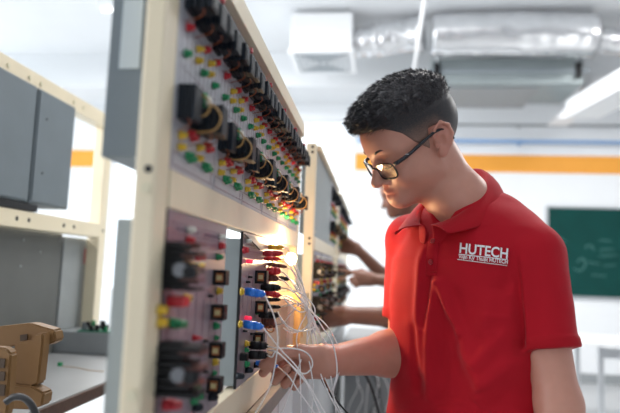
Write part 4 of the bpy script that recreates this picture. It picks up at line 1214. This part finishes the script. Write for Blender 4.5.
# right hand: palm turned to the camera, thumb on top, pinching the plug
ha = V3(-1, -.05, -.06); hn = V3(-.10, -1, -.05); ht = V3(-.06, -.05, 1)
HF = ([(.076, .016, -.014), (.113, -.010, -.006), (.121, -.018, .010), (.102, -.004, .022)],
      [(.072, .002, -.014), (.100, -.024, -.006), (.099, -.033, .010), (.072, -.008, .022)],
      [(.064, -.010, -.014), (.082, -.034, -.004), (.080, -.040, .011), (.058, -.018, .022)],
      [(.054, -.022, -.010), (.064, -.040, .000), (.062, -.044, .013), (.044, -.026, .020)])
HT = [(.014, .014, .008), (.048, .022, .018), (.084, .018, .026), (.118, -.001, .020)]
rhand = hand_prims(RW, ha, hn, ht, HF, HT, .97, .027)
la = LW - LE; la /= np.linalg.norm(la)
lt = V3(-.6, -.8, 0); ln_ = np.cross(la, lt); ln_ = ln_ if ln_[0] < 0 else -ln_
RELAX = ([(.085, .026, -.004), (.120, .030, .006), (.140, .030, .020), (.150, .028, .036)], [(.090, .008, -.006), (.130, .009, .006), (.153, .008, .022), (.162, .007, .040)],
         [(.085, -.010, -.006), (.122, -.012, .008), (.143, -.012, .024), (.150, -.012, .040)], [(.078, -.026, -.004), (.104, -.030, .008), (.120, -.031, .020), (.127, -.031, .034)])
RELT = [(.02, .022, .006), (.052, .042, .014), (.080, .050, .024), (.102, .050, .034)]
lhand = hand_prims(LW, la, ln_, lt, RELAX, RELT, 1.0, .028)
def lz(px, py, Y=1.09):
    p = npv(at_y(px, py, Y)) - Cm; return float(p @ Lm), float(p[2])
def fold(p0, p1, w_, h_, Y=1.09):
    a = lz(*p0, Y); b = lz(*p1, Y); return (a[0], a[1], b[0], b[1], w_, h_)
folds = [fold((427, 284), (412, 440), .012, .008), fold((432, 290), (438, 440), .014, -.006), fold((436, 284), (480, 352), .011, .010), fold((470, 340), (512, 402), .018, .008),
         fold((456, 300), (458, 430), .020, -.006), fold((403, 250), (398, 420), .014, .007), fold((415, 262), (404, 350), .012, -.006),
         fold((520, 338), (484, 376), .016, .008), fold((528, 362), (476, 412), .016, .007), fold((522, 262), (513, 330), .016, -.006), fold((500, 330), (520, 280), .015, .005),
         fold((392, 330), (396, 420), .012, -.005)]
man, mi_ = make_person(dict(L=Lm, F=Fm, C=Cm, label='man in a red polo shirt and glasses leaning over the foreground rack', head_o=V3(.069, 1.15, 1.528), head_r=(.37, .565, -.20), head_s=.985, hair=1.1,
    re=RE, le=LE, rw=RW, lw=LW, hands=[rhand, lhand], hand_c=[RW + ha * .17, LW + la * .2], res=.0024, hres=.0024, sres=.0032, skin='skin', shirt='shirt', rib='rib',
    strands=5200, folds=[q[:5] + (q[5] * 1.4,) for q in folds], grooves=[fold((517, 250), (526, 345), .006, .008, 1.06)], slv=(.055, .056), arm_r=(.046, .043, .0265), arm_l=(.039, .035, .026), hem_r=.72, hem_l=.655, neck=(0, .035, 1.42)))
def msub(o): o.location = -man.location; return o
from mathutils.bvhtree import BVHTree
sv, sf = mi_['shirt']
bvh = BVHTree.FromPolygons([Vector(v) for v in sv], [tuple(int(i) for i in f) for f in sf])
CAMP = Vector((0, 0, ZC))
def on_shirt(px, py, off=.0012):
    d = ray(px, py).normalized(); loc, nrm, i, dist = bvh.ray_cast(CAMP, d)
    if loc is None: return None
    return loc - d * off * 1.0 + nrm * off
# placket
def strip(path, half, name, m, off0=.0008, off1=.0022, par=None):
    """narrow cloth strip lying on the shirt along a pixel path"""
    mb = MB(); rows = []
    n = len(path)
    P = catmull([Vector((x, y, 0)) for x, y in path], 8)
    for i, p in enumerate(P):
        t = (P[min(i + 1, len(P) - 1)] - P[max(i - 1, 0)]).normalized(); sd = Vector((-t.y, t.x, 0))
        row = []
        for k, (u, o_) in enumerate(((-1, off0 * .2), (-.92, off1), (0, off1), (.92, off1), (1, off0 * .2))):
            q = on_shirt(p.x + sd.x * half * u, p.y + sd.y * half * u, o_)
            row.append(q)
        if all(v is not None for v in row): rows.append([mb.bm.verts.new(v) for v in row])
    for a, b in zip(rows, rows[1:]):
        for k in range(4):
            f = mb.bm.faces.new((a[k], a[k + 1], b[k + 1], b[k])); f.smooth = True
    return msub(mb.build(name, m, man))
pk = strip([(434.5, 233), (434, 240), (432.5, 252), (431.5, 264), (431.5, 276)], 5.6, 'placket', M['shirt'], .0004, .0012)
strip([(426, 271.5), (431, 272), (437, 272)], .4, 'placket_stitching', M['rib'], .001, .0016)
for (x, y) in ((433.5, 241.5), (431.5, 262)):
    q = on_shirt(x, y, .0032); d = ray(x, y).normalized()
    nrm = (bvh.ray_cast(CAMP, d)[1])
    mb = MB().cyl(q, q + nrm * .0018, .0052, .0046, M['button'], 20)
    for (u, v) in ((.001, .001), (-.001, .001), (.001, -.001), (-.001, -.001)):
        mb.cyl(q + nrm * .0017 + Vector((u, 0, v)), q + nrm * .0021 + Vector((u, 0, v)), .0005, m=M['hole'], seg=6)
    msub(mb.build('button', None, man))
# collar: stand and fall around the neck
nbp = mi_['nb']
def collar():
    mb = MB(); rows = []
    N = 64
    for i in range(N + 1):
        a = math.radians(-172 + 344 * i / N)                # 0 = nape, +-180 = throat
        dirv = -Fm * math.cos(a) + Lm * math.sin(a)
        fr = abs(a) / PI                                     # 0 nape .. 1 throat
        ri = .056 + .002 * math.sin(fr * PI)
        zt = 1.431 + .065 * math.cos(a) - .004 * math.sin(fr * PI)
        ctr = Cm + Fm * (.032 + .022 * fr) - Lm * .013
        fr2 = max(0, (fr - .62) / .38)
        top = ctr + dirv * (ri + .004) + V3(0, 0, zt)
        inn = ctr + dirv * ri + V3(0, 0, zt - .022)
        base = ctr + dirv * (ri + .004) + V3(0, 0, zt - .040)
        out = ctr + dirv * (ri + .015 + .002 * fr) + V3(0, 0, zt - .005)
        dropw = .042 - .028 * fr2 
        spread = .034 + .012 * math.sin(fr * PI) - .004 * fr2
        low = ctr + dirv * (ri + spread) + V3(0, 0, zt - dropw) + Lm * math.copysign(.062 * fr2 ** 2, a) + Fm * .004 * fr2
        midp = (out + low) / 2 + dirv * .003 + V3(0, 0, .006)
        lowin = low - dirv * .003 + V3(0, 0, -.001)
        rows.append([base, inn, top, out, midp, low, lowin])
    V = [[mb.bm.verts.new(p) for p in r] for r in rows]
    for r0, r1 in zip(V, V[1:]):
        for k in range(6):
            f = mb.bm.faces.new((r0[k], r0[k + 1], r1[k + 1], r1[k])); f.smooth = True
    o = mb.build('collar', M['rib'], man)
    s1 = o.modifiers.new('thick', 'SOLIDIFY'); s1.thickness = .0022; s1.offset = 0
    s2 = o.modifiers.new('smooth', 'SUBSURF'); s2.levels = 1; s2.render_levels = 1
    return msub(o)
collar()
# lettering on the chest
def shirt_text(body, x0, y0, x1, y1, h, name, bold=.0, shear=0.0):
    cu = bpy.data.curves.new(name, 'FONT'); cu.body = body; cu.size = 1.0; cu.offset = bold; cu.shear = shear; cu.resolution_u = 4
    to = bpy.data.objects.new(name, cu); COL.objects.link(to)
    dg = bpy.context.evaluated_depsgraph_get(); me = bpy.data.meshes.new_from_object(to.evaluated_get(dg))
    bpy.data.objects.remove(to)
    bm = bmesh.new(); bm.from_mesh(me); 
    bmesh.ops.triangulate(bm, faces=bm.faces[:])
    bmesh.ops.subdivide_edges(bm, edges=[e for e in bm.edges if e.calc_length() > .15], cuts=2)
    xs = [v.co.x for v in bm.verts]; ys = [v.co.y for v in bm.verts]; mx0, mx1, my0, my1 = min(xs), max(xs), 0.0, .73
    for v in bm.verts:
        u = (v.co.x - mx0) / (mx1 - mx0); k = (v.co.y - my0) / (my1 - my0)
        px = x0 + (x1 - x0) * u - (y1 - y0) / (x1 - x0) * 0 ; py = y0 + (y1 - y0) * u - h * k
        px += .08 * h * k
        q = on_shirt(px, py, .0012)
        v.co = q if q is not None else v.co
    me2 = bpy.data.meshes.new(name); bm.to_mesh(me2); bm.free(); me2.materials.append(M['logo'])
    o = bpy.data.objects.new(name, me2); COL.objects.link(o); o.parent = man
    return msub(o)
shirt_text('HUTECH', 459.5, 252.9, 507.5, 258.6, 10.4, 'chest_lettering', .022)
shirt_text('Viện Kỹ Thuật HUTECH', 458.5, 258.2, 507.5, 263.8, 4.0, 'chest_lettering', .02)
strip([(459, 254.3), (483, 257.0), (507.5, 259.6)], .32, 'lettering_rule', M['logo'], .001, .0013)
strip([(457.5, 259.4), (482, 262.5), (507, 265.6)], .32, 'lettering_rule', M['logo'], .001, .0013)
# spectacles
O, A, hs = mi_['O'], mi_['A'], mi_['s']
def hw(x, y, z): return Vector(O + (A[0] * x + A[1] * y + A[2] * z) * hs)
rim = MB()
def lens_pts(sgn, g=0.0, n=28):
    out = []
    for k in range(n):
        a = 2 * PI * k / n; c, s_ = math.cos(a), math.sin(a)
        y = math.copysign(abs(c) ** .62, c) * (.0265 + g); z = math.copysign(abs(s_) ** .62, s_) * (.0165 + g)
        out.append(hw(.1005 - .010 * ((y * 1 + .034) / .06) ** 2 + z * .08, sgn * (.034 + y), -.013 + z))
    return out
for sgn in (1, -1): rim.tube(lens_pts(sgn), .0019, M['glassf'], seg=8, closed=True, sub=2)
rim.tube([hw(.1005, .0085, -.007), hw(.1045, .003, -.004), hw(.1045, -.003, -.004), hw(.1005, -.0085, -.007)], .0018, M['glassf'], seg=8)
spec_o = msub(rim.build('spectacles', None, man))
for sgn in (1, -1):
    MB().tube([hw(.0875, sgn * .0615, -.001), hw(.083, sgn * .0715, .001), hw(.055, sgn * .077, .006), hw(.02, sgn * .082, .015), hw(-.008, sgn * .0865, .020), hw(-.028, sgn * .087, .012), hw(-.036, sgn * .084, -.010)],
              [.0040, .0040, .0034, .0028, .0022, .002], M['glassf'], seg=8).build('temple_arm', None, spec_o)
    mb = MB(); P = lens_pts(sgn, -.0008); c = sum(P, Vector()) / len(P)
    a = [mb.bm.verts.new(p) for p in P]; b = [mb.bm.verts.new(p + Vector(A[0]) * -.0016) for p in P]
    mb.bm.faces.new(a); mb.bm.faces.new(b[::-1])
    for k in range(len(P)): mb.bm.faces.new((a[k], b[k], b[(k + 1) % len(P)], a[(k + 1) % len(P)]))
    bmesh.ops.recalc_face_normals(mb.bm, faces=mb.bm.faces[:])
    mb.build('lens', M['lens'], spec_o)
    # eye slit under the lowered lid, lashes and brow
    msub(MB().tube([hw(.0885, sgn * .018, -.0075), hw(.0905, sgn * .026, -.0095), hw(.0900, sgn * .034, -.0098), hw(.0865, sgn * .043, -.0075)], .0011, M['iris'], seg=6).build('eyelashes', None, man))
    msub(MB().tube([hw(.0955, sgn * .014, .0215), hw(.0965, sgn * .024, .0265), hw(.0905, sgn * .036, .029), hw(.0800, sgn * .049, .0245)], [.0022, .0026, .0022, .001], M['strand'], seg=6).build('eyebrow', None, man))
MB().box(hw(.066, .0800, .008) - Vector((.003, .0004, .0006)), hw(.066, .0800, .008) + Vector((.003, .0004, .0006)), M['alu']).build('temple_mark', None, spec_o)
# ================================================================== people farther along the rack
def simple_spec(**k):
    return k
# taller person with raised hand
La = V3(.15, -.99, 0); La /= np.linalg.norm(La); Fa = np.cross(V3(0, 0, 1), La); Fa = -Fa if Fa[0] > 0 else Fa
Ca = V3(.36, 3.02, 0)
rwA = npv(at_y(357, 249, 3.0)); reA = npv(at_y(394, 286, 3.05))
lwA = npv(at_y(372, 279, 2.82)); leA = npv(at_y(420, 286, 2.85))
a1 = npv(at_y(340, 236, 3.0)) - rwA
PIN = ([(.080, .020, -.010), (.112, .014, .004), (.130, .006, .014), (.142, .002, .020)], [(.082, .002, -.012), (.112, -.004, .008), (.124, -.008, .026), (.124, -.008, .040)],
       [(.076, -.014, -.010), (.100, -.022, .010), (.104, -.024, .028), (.094, -.022, .040)], [(.066, -.030, -.006), (.084, -.038, .012), (.084, -.038, .026), (.074, -.034, .036)])
PINT = [(.018, .020, .008), (.054, .034, .016), (.090, .028, .022), (.122, .010, .026)]
h1 = hand_prims(rwA, V3(-1, 0, .22), V3(0, -1, -.1), V3(.2, 0, 1), PIN, PINT, 1.0, .028)
POINT = ([(.080, .020, -.010), (.118, .026, -.006), (.142, .028, .000), (.162, .029, .004)],) + FIST[1:]
h2 = hand_prims(lwA, V3(-1, 0, .06), V3(0, 1, -.1), V3(0.05, 0, 1), POINT, PINT, 1.0, .028)
pa, _ = make_person(dict(L=La, F=Fa, C=Ca, dz=.10, label='person farther down the racks, face half hidden, raising one hand and pointing with the other', group='people working behind the man',
    head_o=V3(.118, 2.98, 1.67), head_r=(.12, .35, 0), head_s=1.0, re=reA, le=leA, rw=rwA, lw=lwA, hands=[h1, h2], hand_c=[rwA + V3(-.2, 0, .05), lwA + V3(-.2, 0, 0)],
    res=.0045, hres=.005, sres=.007, skin='skin2', shirt='darkshirt', rib='darkshirt', arm_r=(.040, .036, .026), neck=(0, .08, 1.52)))
# nearer person, of whom only the forearm shows
Lb = V3(.15, -.99, 0); Lb /= np.linalg.norm(Lb); Fb = Fa
Cb = V3(.37, 2.20, 0)
lwB = npv(at_y(345, 315, 2.05)); leB = npv(at_y(408, 318, 2.10))
rwB = V3(.20, 2.36, 1.02); reB = V3(.34, 2.40, 1.09)
h3 = hand_prims(lwB, V3(-1, 0, -.12), V3(0, 1, -.3), V3(.05, .2, 1), FIST, HT, 1.0, .030)
h4 = hand_prims(rwB, V3(-1, 0, 0), V3(0, -1, -.3), V3(.05, .2, 1), FIST, HT, 1.0, .030)
pb, _ = make_person(dict(L=Lb, F=Fb, C=Cb, dz=-.06, label='person right behind the man, only a reaching bare forearm and fist in view', group='people working behind the man',
    head_o=V3(.30, 2.18, 1.475), head_r=(.0, .55, 0), head_s=.95, re=reB, le=leB, rw=rwB, lw=lwB, hands=[h3, h4], hand_c=[lwB + V3(-.16, 0, -.03), rwB + V3(-.16, 0, 0)],
    res=.0045, hres=.006, sres=.007, skin='skin2', shirt='greyshirt', rib='greyshirt', arm_r=(.040, .036, .028), neck=(0, .05, 1.35)))
